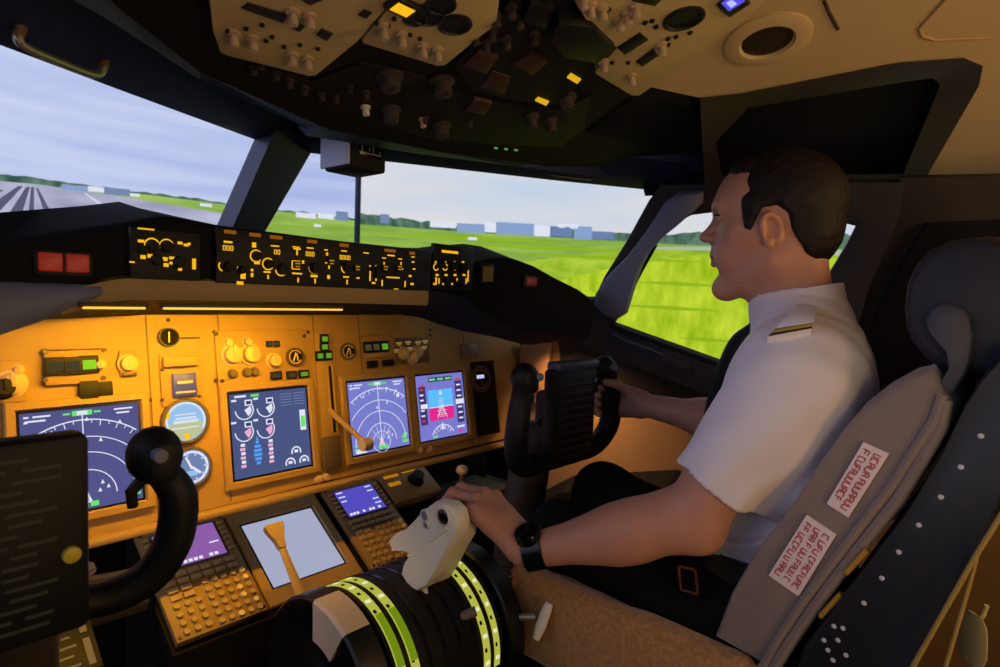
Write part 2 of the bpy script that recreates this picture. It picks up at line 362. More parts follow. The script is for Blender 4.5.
# ------------------------------------------------------------------ shell
def Lw(px, py): return on_plane(px, py, LA, LN)
def Rw(px, py): return on_plane(px, py, RA, RN)
def Sw(px, py, off=0.): return on_plane(px, py, SA+SN*off, SN)
def Ow(px, py, n=0.): return on_plane(px, py, FO.o+FO.en*n, FO.en)
mb = MB(); mb.box((.1, -.75, -.93), (3.0, 2.6, .04)); struct(mb.build('floor', 'floor_mat'))
# centre windshield post, wedge with its ridge to the cabin
tl, tr, bl, br = Lw(255, 138), Rw(312, 151), Lw(214, 232), Rw(259, 242)
rt, rb = atX(279, 141, .062) , atX(236, 236, .062)
rt = atY(271, 139, .09); rb = atY(229, 236, .22); bkl = np.array([.045, .05, .0]); bk = np.array([-.02, .06, .03])
up_ = (rt-rb)*.22
mb = MB(); mb.loft([[bl, rb, br, br+bk, bl+bkl], [tl, rt, tr, tr+bk, tl+bkl], [tl+up_, rt+up_, tr+up_, tr+bk+up_, tl+bkl+up_]]); struct(mb.build('trim_centre_post', 'navy_post', smooth=20))
# headers above the windshields
def header(name, line_lo, line_hi, thick, m):
    mb = MB(); secs = []
    for a, b in zip(line_lo, line_hi):
        a, b = np.array(a), np.array(b); k = np.array([0, .02, .03]); mid = (a+b)/2 + np.array([0, -.012, -.010])
        secs.append([a, mid, b, b+k*2, a+k])
    mb.loft(secs); return struct(mb.build(name, m, smooth=60))
lowL = [Lw(-260, -50), Lw(-120, 0), Lw(0, 45), Lw(120, 90), Lw(256, 140)]
lowR = [Rw(300, 152), Rw(400, 163), Rw(480, 172), Rw(560, 181), Rw(660, 191)]
hiL = [np.array(p) + (np.array([.06, -.17, .045])) for p in lowL]
hiR = [np.array(p) + (np.array([-.10, -.16, .03])) for p in lowR]
header('trim_header_left', lowL, hiL, .03, 'navy_trim'); header('trim_header_right', lowR, hiR, .03, 'navy_trim')
# window panes (clear)
def glass():
    m = bpy.data.materials.new('window_glass'); m.use_nodes = True; nt = m.node_tree; nt.nodes.clear()
    t = nt.nodes.new('ShaderNodeBsdfTransparent'); g = nt.nodes.new('ShaderNodeBsdfGlossy'); x = nt.nodes.new('ShaderNodeMixShader'); o = nt.nodes.new('ShaderNodeOutputMaterial')
    t.inputs[0].default_value = (.98, .985, 1, 1); g.inputs['Roughness'].default_value = .02; x.inputs[0].default_value = .012
    nt.links.new(t.outputs[0], x.inputs[1]); nt.links.new(g.outputs[0], x.inputs[2]); nt.links.new(x.outputs[0], o.inputs[0]); MATS['window_glass'] = m
glass()
def pane(name, pts, n):
    mb = MB(); mb.solid(pts, np.array(n)*.004); struct(mb.build(name, 'window_glass', smooth=0))
pane('window_1', [p + LN*-.03 for p in (Lw(-260, -60), Lw(262, 136), Lw(215, 240), Lw(0, 262), Lw(-260, 300))], LN)
pane('window_2', [p + RN*.03 for p in (Rw(300, 148), Rw(676, 188), Rw(616, 298), Rw(420, 290), Rw(255, 244))], RN)
# right side wall with the side window opening: strips around the hole
S_hole = [(612, 326), (628, 296), (641, 270), (655, 245), (675, 223), (692, 215), (716, 212), (780, 208), (856, 226), (846, 246), (818, 292), (796, 330), (776, 385)]
S_out = [(585, 345), (594, 300), (606, 275), (628, 240), (650, 200), (662, 184), (716, 184), (790, 182), (905, 182), (900, 215), (868, 290), (850, 360), (800, 430)]
mb = MB(); n = len(S_hole); secs = []
for i in range(n):
    h, o = Sw(*S_hole[i]), Sw(*S_out[i]); secs.append([h - SN*.03, h, h*.85+o*.15+SN*.008, o + SN*.008, o - SN*.03])
mb.loft(secs, closed=True, caps=False); struct(mb.build('wall_right', mat('post_slate', (56, 52, 52), .6, noise=.08, nscale=9), smooth=40))
pane('window_3', [Sw(*p, -.02) for p in S_hole], -SN)
# black rubber sill around the side window and the ledge under it
mb = MB(); mb.tube([Sw(*p, .004) for p in S_hole[-1:]+S_hole[:4]], .0065, 10); struct(mb.build('trim_window_seal', 'black_plastic'))
# rear quarter: dark curtained third window and the dim wall around it
Q = on_plane
mb = MB(); mb.solid([Sw(900, 178, .0), Sw(1500, 168, .0), Sw(1500, 520, .0), Sw(1010, 520), Sw(840, 520, .0), Sw(800, 430, 0), Sw(850, 360, .0), Sw(868, 290, .0), Sw(900, 215, 0)], -SN*.03)
struct(mb.build('wall_right_rear', 'side_brown', smooth=0))
mb = MB(); mb.solid([Sw(925, 222, .004), Sw(1040, 218, .004), Sw(1100, 380, .004), Sw(880, 380, .004), Sw(852, 375, .004), Sw(880, 300, .004)], SN*.012, bev=.004)
struct(mb.build('window_4_blind', 'black_matte', smooth=0))
mb = MB(); mb.solid([Sw(*p, -.012) for p in ((630, 130), (780, 130), (780, 190), (645, 196))], -SN*.02); struct(mb.build('trim_corner_upper', 'black_matte', smooth=0))
# padded grey cover on the post between windshield and side window
cv = [(668, 200), (680, 191), (704, 190), (703, 203), (688, 216), (668, 232), (652, 249), (642, 268), (634, 292), (628, 312), (618, 318), (606, 312), (597, 303), (598, 292), (610, 274), (630, 254), (650, 228)]
mb = MB(); secs = []; cvp = [Sw(*p, .012) for p in cv]; cc = sum(cvp)/len(cvp)
for k, o in ((1., 0), (1., .012), (.985, .022), (.95, .030), (.85, .036)): secs.append([cc+(p-cc)*k+SN*o for p in cvp])
mb.loft(secs); struct(mb.build('trim_post_cover', mat('cover_grey', (118, 124, 148), .65, noise=.04, nscale=12), smooth=60))
# hall walls behind the screens
mb = MB(); mb.box((.2, 2.3, .4), (6.6, .05, 3.2)); struct(mb.build('wall_front', 'black_matte'))
mb = MB(); mb.box((3.1, -.3, .4), (.05, 5.2, 3.2)); struct(mb.build('wall_hall_right', 'black_matte'))
mb = MB(); mb.box((-3.1, -.3, .4), (.05, 5.2, 3.2)); struct(mb.build('wall_hall_left', 'black_matte'))
# lower side wall: dark shelf band, then beige kick panel
mb = MB(); mb.solid([Sw(553, 300), Sw(592, 300), Sw(612, 326), Sw(725, 367), Sw(790, 390), Sw(850, 420), Sw(850, 470, .0), Sw(700, 420, 0), Sw(600, 440, 0), Sw(553, 420, 0)], -SN*.03)
struct(mb.build('wall_right_ledge', 'side_brown', smooth=0))
mb = MB(); mb.solid([Sw(830, 515), Sw(1500, 515), Sw(1700, 900), Sw(860, 900)], -SN*.03); struct(mb.build('wall_right_rear_lower', mat('rear_tan', (150, 114, 62), .7, noise=.06, nscale=10), smooth=0))
# latch hardware on the sill under the side window
mat('latch_steel', (74, 84, 112), .35, metal=.5)
t = thing('window_latch', Sw(640, 348, .01), 'dark blue-grey latch handle on the sill under the side window', 'latch')
q = MB(); q.tube([Sw(614, 333, .012), Sw(630, 342, .020), Sw(652, 350, .020), Sw(664, 356, .012)], [.006, .008, .007, .006], 10); q.build('handle', 'latch_steel', t)
q = MB(); q.solid([Sw(664, 352, .008), Sw(692, 364, .008), Sw(690, 374, .008), Sw(662, 361, .008)], SN*.012, bev=.003); q.build('catch', 'post_slate', t)
# ------------------------------------------------------------------ overhead, ceiling
mb = MB(FO)
pl_ = [FO.at(*p) for p in ((112, 2), (200, 72), (330, 130), (430, 150), (530, 166), (640, 184), (700, 192), (735, 165), (715, 100), (634, 83))]
mb.prism([(-.80, .95), (-.80, -.10)] + pl_ + [(.13, .30), (.06, .42), (.0, .95)], -.03, 0.)
struct(mb.build('ceiling_overhead_base', 'overhead_dark', smooth=0))
mat('cowl_grey', (50, 60, 98), .6, noise=.06, nscale=8)
# cowl joining the overhead to the headers
def cowl(name, edge_px, low):
    secs = []
    for p, q in zip(edge_px, low):
        a = Ow(*p); b = np.array(q); m1 = a*.62+b*.38+np.array([0, .01, -.022]); m2 = a*.25+b*.75+np.array([0, .012, -.012])
        up = np.array([0, .0, .04]); secs.append([a, m1, m2, b, b+up, a+up])
    mb = MB(); mb.loft(secs); struct(mb.build(name, 'cowl_grey', smooth=60))
cowl('trim_cowl_left', [(-180, -170), (0, -62), (112, 4), (200, 72), (330, 130)], [h for h in hiL])
cowl('trim_cowl_right', [(318, 126), (430, 150), (530, 164), (640, 180), (715, 188)], [h for h in hiR])
C0, C1, C2 = FO.W(.205, .19), FO.W(.17, .9), np.array([.80, -.60, .565])
CN = np.cross(C1-C0, C2-C0); CN /= np.linalg.norm(CN)
if CN[2] > 0: CN = -CN
def Cw(px, py, n=0.): return on_plane(px, py, C0+CN*n, CN)
rec = [(705, 99), (742, 97), (820, 82), (900, 66), (960, 61), (978, 64), (980, 78), (970, 96), (917, 182)]
mb = MB(); mb.solid([Cw(*p) for p in [(632, 83)] + rec + [(1000, 182), (1200, 186), (1500, 190), (1500, -250), (560, -250), (600, -60), (620, 40)]], -CN*.03)
struct(mb.build('ceiling', 'ceiling_cream', smooth=0))
FC = Frame(C0, C2-C0, np.cross(CN, C2-C0))      # normal = CN, into the cabin
# long shallow grooves pressed in the liner, seen as dark creases
mb = MB(); mb.tube([Cw(824, 0, .0), Cw(829, 12, .0), Cw(838, 29, .0)], .0025, 8); struct(mb.build('trim_ceiling_seam', 'recess_frame'))
mb = MB(); mb.tube([Cw(950, -6), Cw(930, 16), Cw(919, 28), Cw(922, 36), Cw(935, 40), Cw(990, 38)], .0022, 8); struct(mb.build('trim_ceiling_crease', mat('crease', (176, 140, 100), .7)))
# eyebrow recess over the side window
out = [(700, 98), (742, 94), (900, 63), (964, 58), (983, 66), (979, 86), (920, 188), (705, 194)]
inn = [(716, 142), (748, 108), (890, 84), (932, 78), (940, 84), (936, 96), (903, 174), (722, 176)]
mb = MB(); secs = []
for o, i in zip(out, inn): secs.append([Cw(*o, .004), Cw(*i, -.006), Cw(*i, -.05), Cw(*o, -.05)])
mb.loft(secs, closed=True, caps=False); mb.solid([Cw(*p, -.035) for p in inn], -CN*.02, 1)
struct(mb.build('trim_eyebrow_recess', ['recess_frame', 'black_matte'], smooth=25))
mb = MB(FO); mb.prism([FO.at(*p) for p in ((586, 131), (630, 97), (703, 110), (668, 148))], 0., .004, 0, .003)
tag(mb.build('overhead_dark_recess', 'black_matte'), 'blank black access panel in the overhead, just before the cream ceiling', 'access panel')  # raised black plate drawn where a dark recess lies
# round ceiling lamp (off) in the cream liner
c = FC.at(767, 40); r1 = .034; mb = thing('reading_lamp', FC.W(*c), 'round unlit reading lamp with a cream ring set in the cream ceiling', 'lamp')
q = MB(FC.sub(*c)); q.lathe([(.060, 0), (.060, .003), (.052, .006), (.038, .006), (.036, .002), (.034, .001), (.034, 0)], n=40); q.build('ring', 'ceiling_cream', mb)
q = MB(FC.sub(*c)); q.lathe([(.0005, .003), (.02, .003), (.035, .0015), (.035, -.004), (.0005, -.004)], n=32); q.build('lens', mat('lamp_lens', (52, 42, 28), .35), mb)

# ------------------------------------------------------------------ grab handle top left
g0, g1 = Lw(27, 42) + LN*0, Lw(100, 74)
def hd(px, py, off): return on_plane(px, py, LA + LN*(-.0) + np.array([0, -off, -off*.3]), LN)
P = [hd(23, 12, .03), hd(20, 20, .05), hd(18, 36, .065), hd(24, 46, .07), hd(50, 58, .07), hd(85, 72, .07), hd(98, 74, .07), hd(104, 66, .065), hd(104, 52, .05), hd(104, 44, .03)]
t = thing('grab_handle', P[4], 'bent metal grab handle above the captain\'s windshield', 'grab handle')
q = MB(); q.tube(spline(P[1:-1], 5), .0052, 10); q.build('bar', 'metal', t)
for a, b in ((P[0], P[2]), (P[-1], P[-3])):
    q = MB(); q.tube([a*1.1-b*.1, a, (a+b)/2, b], [.008, .0085, .0075, .006], 10); q.build('bracket', mat('bracket_brown', (150, 96, 50), .5), t)
# small handle on the header, right
P = [Rw(531, 158) + np.array([0, -.05, 0]), Rw(532, 172) + np.array([0, -.052, 0]), Rw(533, 177) + np.array([0, -.056, 0]), Rw(552, 180) + np.array([0, -.058, 0]), Rw(572, 182) + np.array([0, -.056, 0]), Rw(575, 178) + np.array([0, -.052, 0]), Rw(575, 167) + np.array([0, -.05, 0])]
q = MB(); q.tube(P, .0028, 8); tag(q.build('assist_handle', 'metal'), 'small thin handle on the dark header above the right windshield', 'grab handle')

# ------------------------------------------------------------------ standby compass hanging under the overhead front edge
FK = Frame(np.array([.09, -.14, .60]), (1, 0, 0), (0, .0, 1))
kx0, ky0 = FK.at(352, 112); kx1, ky1 = FK.at(386, 174)
t = thing('standby_compass', FK.W(kx0, ky0), 'boxy black standby compass hanging from the header by the centre post', 'compass')
q = MB(FK); q.box(((kx0+kx1)/2, (ky0+ky1)/2, -.05), (kx1-kx0, ky0-ky1, .1), 0, .006); q.build('body', 'overhead_dark', t)
q = MB(FK); a, b = FK.at(361, 142), FK.at(380, 157); q.box(((a[0]+b[0])/2, (a[1]+b[1])/2, .001), (abs(b[0]-a[0])+.012, abs(b[1]-a[1])+.012, .006), 0, .002); q.build('window', 'black_gloss', t)
q = MB(FK); q.seg(a[0], a[1], a[0], b[1], .0025, .0042); q.seg(a[0], b[1], b[0], b[1]+.0, .002, .0042); mx = (a[0]+b[0])/2; q.seg(mx+.004, b[1]+.004, mx+.004, a[1]-.006, .0025, .0042); q.seg(mx-.006, b[1]+.005, mx-.006, b[1]+.012, .002, .0042); q.seg(b[0]-.004, b[1], b[0]-.004, b[1]+.008, .002, .0042)
q.build('lubber_card', mat('compass_mark', (176, 166, 140), .5), t)
q = MB(FK); q.box((kx0-.003, (ky0+ky1)/2+.002, -.054), (.007, ky0-ky1-.006, .104), 0, .003); q.build('lit_side', mat('lit_side_blue', (186, 196, 222), .55), t)  # pale plate paints the window light onto the box's left side

# ------------------------------------------------------------------ glareshield
ST = [(-.80, -.47, .30, .15), (-.62, -.27, .333, .19), (-.52, -.205, .352, .222), (-.482, -.2, .361, .235), (-.418, -.2, .378, .268), (-.36, -.2, .393, .285), (-.332, -.2, .401, .29), (-.285, -.2, .415, .29), (-.24, -.2, .413, .29), (-.2, -.2, .409, .29), (.05, -.2, .404, .29),
      (.247, -.2, .399, .288), (.37, -.2, .391, .272), (.42, -.2, .393, .245), (.455, -.2, .401, .228), (.50, -.205, .408, .212), (.535, -.218, .404, .205), (.57, -.245, .390, .198), (.60, -.29, .362, .19), (.64, -.335, .335, .18), (.665, -.35, .318, .18), (.675, -.352, .30, .19)]
secs = []
for x, y, zt, zb in ST:
    yr = RA[1] - (RN[0]*(max(x, .14-x)-RA[0]) + RN[2]*(zt+.03-RA[2]))/RN[1] - .015
    yr = max(min(yr, .29), y+.05)
    yb = min(.05, yr-.01); yb = max(yb, y+.03)
    secs.append([(x, y, zb+.03), (x, y-.004, zb+.05), (x, y-.004, zt-.012), (x, y+.004, zt-.003), (x, y+.016, zt), (x, yr, zt+.035), (x, yr, zt-.02), (x, yb, min(zb, .252)), (x, yb-.02, min(zb-.002, .250))])
mb = MB(); mb.loft(secs)
gs = tag(mb.build('glareshield', mat('glare_black', (13, 13, 15), .75, spec=.2, bump=.08, bscale=400), smooth=50), 'black glareshield hood running over the instrument panel under the windshields', 'glareshield')
# lip under the face: brown-grey painted strip, sloping back
secs = []
for x, y, zt, zb in ST[4:12]:
    secs.append([(x, y-.009, zb+.026), (x, y-.010, zb+.008), (x, y-.006, zb-.006), (x, y-.0048, zb-.006), (x, y-.0048, zb+.026)])
mb = MB(); mb.loft(secs); tag(mb.build('glareshield_lip', 'panel_paint', smooth=40), 'painted lip strip under the glareshield face that carries the flood lamps', 'lip')
# captain's padded grey lip
secs = []
for x, y, zt, zb in [(-.80, -.47, .30, .15), (-.62, -.275, .333, .19), (-.52, -.21, .352, .222), (-.482, -.205, .361, .235), (-.44, -.203, .37, .252), (-.41, -.203, .38, .268), (-.385, -.203, .38, .280), (-.372, -.202, .38, .288)]:
    h = max(.304-zb, .012); secs.append([(x, y, zb+h), (x, y-.012, zb+h*.75), (x, y-.016, zb+h*.4), (x, y-.008, zb+.002), (x, y+.03, zb), (x, y+.03, zb+h)])
mb = MB(); mb.loft(secs); tag(mb.build('glareshield_pad', 'grey_trim', smooth=60), 'grey padded end of the glareshield lip at the captain\'s side', 'pad')
# flood lamp tubes
mat('lamp_body', (60, 46, 30), .5); glow('lamp_tube', (255, 196, 70), 1.25)
for k, (a, b, lab) in enumerate([((80, 306.5), (142, 307), 'shorter glowing yellow flood lamp strip under the glareshield, captain\'s side'), ((160, 307), (338, 309), 'longer glowing yellow flood lamp strip under the middle of the glareshield')]):
    x0, z0 = FM.at(*a, .003); x1, z1 = FM.at(*b, .003)
    FMl = FM.sub(0, 0, .0125); t = thing('flood_lamp', (x0, -.2, z0), lab, 'lamp', 'glareshield flood lamps')
    q = MB(FMl); q.box(((x0+x1)/2, (z0+z1)/2+.003, .002), (x1-x0+.008, .007, .006), 0, .001); q.build('housing', 'lamp_body', t)
    q = MB(FMl); q.box(((x0+x1)/2, (z0+z1)/2-.0012, .004), (x1-x0, .0034, .007), 0, .001); q.build('tube', 'lamp_tube', t)

# ------------------------------------------------------------------ main instrument panel
mb = MB(FP); mb.prism([(-.95, -.135), (.83, -.125), (.86, .24), (.84, .262), (-.95, .262)], -.03, 0)
panel = thing('instrument_panel', (0, 0, -.13), 'wide tan main instrument panel carrying the displays under the glareshield', 'instrument panel')
mb.build('face', 'panel_paint', panel)
for x in (-.232, -.098, .118, .243, .60): q = MB(FP); q.rect(x-.0012, -.125, x+.0012, .255, .0002); q.build('seam', 'panel_dark', panel)
q = MB(FP); q.box((-.06, -.137, .018), (1.8, .012, .044), 0, .004); q.build('lower_rail', 'panel_paint', panel)
rx = [FP.at(*p) for p in ((60, 352), (168, 320), (214, 332), (262, 332), (308, 332), (430, 335), (150, 400), (152, 500), (318, 470), (430, 330))]
for a in rx: q = MB(FP); q.lathe([(.004, 0), (.004, .0012), (.002, .002), (.0003, .002)], (a[0], a[1], 0), n=10); q.build('screw', 'dark_metal', panel)
mb = MB(); mb.box((-.05, .215, -.5), (1.9, .03, .85)); struct(mb.build('wall_under_panel', 'black_matte'))
# ------------------------------------------------------------------ display units
glow('nd_bg', (84, 84, 138)); glow('nd_bg_bright', (120, 124, 204)); glow('edu_bg', (74, 84, 128)); glow('pfd_bg', (122, 122, 206)); glow('ldu_bg', (164, 170, 196))
glow('sym_white', (226, 228, 244)); glow('sym_pale', (196, 200, 240)); glow('sym_green', (110, 226, 110)); glow('sym_blue', (80, 160, 250)); glow('sym_pink', (236, 170, 200)); glow('sym_amber', (250, 196, 40))
glow('pfd_sky', (92, 190, 250)); glow('pfd_ground', (226, 40, 140)); glow('sym_dark', (60, 52, 110)); glow('sym_red', (220, 50, 60))
glow('cdu_purple', (140, 92, 168)); glow('cdu_blue', (84, 76, 190))
def du(frame, x, v, label, bg, draw, syms, S=.172, B=.212, H=None, bezel='panel_paint', name='display_unit'):
    F = frame.sub(x, v, .0006); t = thing(name, F.W(0, 0), label, 'display', 'flight deck displays')
    H = H or B; s = S/2
    q = MB(F); o = [(-B/2, -H/2), (B/2, -H/2), (B/2, H/2), (-B/2, H/2)]; w = s+.004; i = [(-w, -w), (w, -w), (w, w), (-w, w)]
    secs = []
    for a, b in zip(o, i): secs.append([(a[0], a[1], 0), (a[0], a[1], .007), (a[0]*.975, a[1]*.975, .010), (b[0]*1.03, b[1]*1.03, .010), (b[0], b[1], .004), (b[0], b[1], 0)])
    q.loft(secs, closed=True, caps=False); q.build('bezel', bezel, t, smooth=30)
    q = MB(F); q.box((0, 0, .0022), (S+.008, S+.008, .004), 1); q.box((0, 0, .0035), (S, S, .0024)); scn = q.build('screen', [bg, 'black_gloss'], t)
    if draw:
        for nm, fn in (draw if isinstance(draw, list) else [('symbology', draw)]): q = MB(F); fn(q, s, .0049); q.build(nm, syms, scn, smooth=0)
    return t
def draw_nd(q, s, z):    # materials: 0 white 1 green 2 pink
    oy = -.76*s
    for k, r in enumerate((1.53, 1.19, .88, .53)):
        h = 44 if k == 0 else (46, 60, 82, 90)[k]
        lim = math.degrees(math.asin(min(1, .95*s/(r*s)))); h = min(lim, 100)
        q.arc(0, oy, r*s, .0016 if k else .0020, 90-h, 90+h, z, 0, 30)
    for a in range(-36, 37, 6):
        c, si = math.sin(R(a)), math.cos(R(a)); r0 = 1.53*s; r1 = r0-(.07 if a % 12 else .12)*s
        if abs(r0*c) < .95*s: q.seg(r0*c, oy+r0*si, r1*c, oy+r1*si, .0012, z)
    q.seg(0, oy, 0, .90*s, .0016, z)
    q.prism([(-.10*s, oy-.12*s), (.10*s, oy-.12*s), (0, oy+.16*s)], z, z+.0005, 0)
    q.prism([(-.05*s, oy-.09*s), (.05*s, oy-.09*s), (0, oy+.08*s)], z+.0005, z+.0007, 2)
    q.rect(-.17*s, .86*s, .17*s, .96*s, z, 1); q.rect(-.09*s, .87*s, .09*s, .95*s, z+.0006, 0); q.rect(-.32*s, .89*s, -.2*s, .93*s, z, 1); q.rect(.2*s, .89*s, .32*s, .93*s, z, 1)
    for x0, y0, x1 in ((-.94, .9, -.86), (-.80, .9, -.52), (-.92, .82, -.6), (.56, .9, .9), (.6, .82, .84), (-.94, .80, -.88)): q.rect(x0*s, y0*s, x1*s, y0*s+.035*s, z)
    for x0, y0 in ((.04, .74), (.62, .62), (.26, .3), (-.1, .2), (.25, -.55), (.35, -.65), (.2, -.7), (-.55, .55)):
        q.prism([(x0*s, y0*s), (x0*s+.07*s, y0*s), (x0*s+.035*s, y0*s+.08*s)], z, z+.0005)
    for x0, y0, w, h in ((-.12, -.96, .14, .12), (.06, -.96, .14, .1), (.74, -.9, .22, .08), (.74, -.78, .16, .08), (.80, -.70, .14, .07), (-.92, -.9, .12, .06), (-.92, -.8, .09, .05)): q.rect(x0*s, y0*s, x0*s+w*s, y0*s+h*s, z, 1)
def draw_nd_more(q, s, z):
    draw_nd(q, s, z); oy = -.76*s
    q.arc(0, oy, .30*s, .0012, 0, 360, z, 0, 30)
    for a in (-40, -20, 20, 40): q.seg(0, oy, .5*s*math.sin(R(a)), oy+.5*s*math.cos(R(a)), .0008, z)
    q.rect(-.9*s, -.98*s, -.55*s, -.86*s, z, 0); q.rect(.3*s, .72*s, .36*s, .78*s, z); q.rect(.66*s, .45*s, .76*s, .55*s, z)
def draw_edu_dials(q, s, z):   # 0 white 1 green 2 pink 3 blue
    X = lambda u: (u*2-1)*s
    Y = lambda v: (1-v*2)*s
    for u, v, r in ((.17, .20, .22), (.44, .20, .22), (.15, .46, .22), (.42, .46, .22)):
        q.arc(X(u), Y(v), r*s, .0022, 180, 390, z, 0, 20); q.prism([(X(u), Y(v))] + [(X(u)+r*.8*s*math.cos(R(a)), Y(v)+r*.8*s*math.sin(R(a))) for a in range(-60, 31, 15)], z, z+.0005, 2 if v > .3 else 0)
        q.rect(X(u)+.02*s, Y(v)+.1*s, X(u)+.2*s, Y(v)+.24*s, z, 0); q.rect(X(u)+.05*s, Y(v)+.13*s, X(u)+.17*s, Y(v)+.21*s, z+.0006, 4)
        q.rect(X(u)-.3*s, Y(v)+.22*s, X(u)-.18*s, Y(v)+.27*s, z, 0)
def draw_edu_columns(q, s, z):
    X = lambda u: (u*2-1)*s
    Y = lambda v: (1-v*2)*s
    for u in (.12, .47):
        for k in range(6): q.rect(X(u)-(.05+.02*(k % 2))*s, Y(.62+.05*k)-.02*s, X(u)+.05*s, Y(.62+.05*k)+.05*s, z, 2 if k % 2 else 0)
    for k in range(6): q.rect(X(.3)-(.04+.06*math.sin(k*.6))*s, Y(.61+.05*k)-.02*s, X(.3)+(.04+.06*math.sin(k*.6))*s, Y(.61+.05*k)+.05*s, z, 3)
    q.prism([(X(.3)-.03*s, Y(.58)), (X(.3)+.03*s, Y(.58)), (X(.3), Y(.53))], z, z+.0005, 3)
def draw_edu_text(q, s, z):
    X = lambda u: (u*2-1)*s
    Y = lambda v: (1-v*2)*s
    for k in range(5): q.rect(X(.64), Y(.06+.035*k), X(.79), Y(.06+.035*k)+.012*s, z, 5); q.rect(X(.82), Y(.06+.035*k), X(.97), Y(.06+.035*k)+.012*s, z, 5)
def draw_edu_top(q, s, z):
    X = lambda u: (u*2-1)*s
    Y = lambda v: (1-v*2)*s
    q.rect(X(.06), Y(.045), X(.2), Y(.02), z, 0); q.rect(X(.26), Y(.05), X(.36), Y(.02), z, 1)
def draw_edu_bar(q, s, z):
    X = lambda u: (u*2-1)*s
    Y = lambda v: (1-v*2)*s
    q.rect(X(.885), Y(.54), X(.965), Y(.28), z, 0); q.rect(X(.895), Y(.50), X(.955), Y(.36), z+.0006, 1)
def draw_edu_small(q, s, z):
    X = lambda u: (u*2-1)*s
    Y = lambda v: (1-v*2)*s
    for u, v in ((.80, .80), (.71, .93), (.90, .93)): q.arc(X(u), Y(v), .12*s, .003, -20, 200, z, 0, 16); q.rect(X(u)-.05*s, Y(v)-.02*s, X(u)+.05*s, Y(v)+.05*s, z, 0)
def draw_pfd(q, s, z):   # 0 white 1 green 2 ground 3 sky 4 dark 5 red 6 amber
    q.rect(-.56*s, -.02*s, .48*s, .52*s, z, 3); q.rect(-.56*s, -.44*s, .48*s, -.02*s, z, 2); q.rect(-.56*s, -.035*s, .48*s, -.012*s, z+.0006, 0)
    for k in range(5): w = (.10, .2)[k % 2]*s; q.rect(-.04*s-w, (-.34+.06*k)*s, -.04*s+w, (-.325+.06*k)*s, z+.0007, 0)
    q.seg(-.04*s, .02*s, -.25*s, -.38*s, .0015, z+.0007); q.seg(-.04*s, .02*s, .17*s, -.38*s, .0015, z+.0007)
    q.prism([(-.04*s, .5*s), (-.12*s, .36*s), (.04*s, .36*s)], z+.0007, z+.001, 0)
    for k in range(-2, 3): q.rect((-.06+k*.02)*s-.1*s, (.08+.07*k)*s, (.0)*s+.06*s, (.095+.07*k)*s, z+.0008, 0)
    q.rect(-.94*s, -.52*s, -.66*s, .66*s, z, 4); q.rect(.62*s, -.62*s, .92*s, .74*s, z, 4)
    for k in range(7): q.rect(-.90*s, (-.42+.16*k)*s, -.76*s, (-.37+.16*k)*s, z+.0006, 0 if k % 3 else 5); q.rect(.68*s, (-.5+.18*k)*s, .86*s, (-.45+.18*k)*s, z+.0006, 0)
    q.rect(.6*s, -.02*s, .96*s, .14*s, z+.0008, 0); q.rect(-.9*s, -.02*s, -.62*s, .12*s, z+.0008, 0); q.rect(-.84*s, .66*s, -.7*s, .72*s, z, 5); q.rect(.66*s, .76*s, .88*s, .82*s, z, 5)
    q.rect(-.5*s, .78*s, .5*s, .92*s, z, 4)
    for k in range(3): q.rect((-.46+.34*k)*s, .82*s, (-.22+.34*k)*s, .88*s, z+.0006, 1)
    q.arc(-.06*s, -1.12*s, .52*s, .0025, 30, 150, z, 0, 20)
    for a in range(45, 140, 15): q.seg(-.06*s+.5*s*math.cos(R(a)), -1.12*s+.5*s*math.sin(R(a)), -.06*s+.38*s*math.cos(R(a)), -1.12*s+.38*s*math.sin(R(a)), .0012, z)
    q.prism([(-.06*s, -.5*s), (-.14*s, -.74*s), (.02*s, -.74*s)], z+.0006, z+.0009, 0)
    q.rect(-.5*s, -.96*s, -.3*s, -.9*s, z, 1); q.rect(.56*s, -.78*s, .9*s, -.72*s, z, 0); q.rect(.6*s, -.92*s, .8*s, -.86*s, z, 2)
du(FP, -.343, .004, 'captain\'s dim violet navigation display of white range arcs, half hidden by the black control wheel', 'nd_bg', draw_nd, ['sym_white', 'sym_green', 'sym_pink'])
du(FP, -.003, .002, 'engine display in the middle of the panel with round white dials and a green bar', 'edu_bg', [('engine_dials', draw_edu_dials), ('level_columns', draw_edu_columns), ('message_lines', draw_edu_text), ('header_readout', draw_edu_top), ('quantity_bar', draw_edu_bar), ('small_dials', draw_edu_small)], ['sym_white', 'sym_green', 'sym_pink', 'sym_blue', 'sym_dark', 'sym_dim'] if glow('sym_dim', (130, 142, 176)) else None)
du(FP, .279, .002, 'first officer\'s bright navigation display of white range arcs, beside the gear lever', 'nd_bg_bright', draw_nd_more, ['sym_white', 'sym_green', 'sym_pink'])
du(FP, .490, .002, 'first officer\'s primary flight display with a cyan sky over a magenta ground', 'pfd_bg', draw_pfd, ['sym_white', 'sym_green', 'pfd_ground', 'pfd_sky', 'sym_dark', 'sym_red', 'sym_amber'])
du(FL, 0, 0, 'blank pale grey display in the pedestal between the two keypads', 'ldu_bg', None, [], B=.226, H=.258)

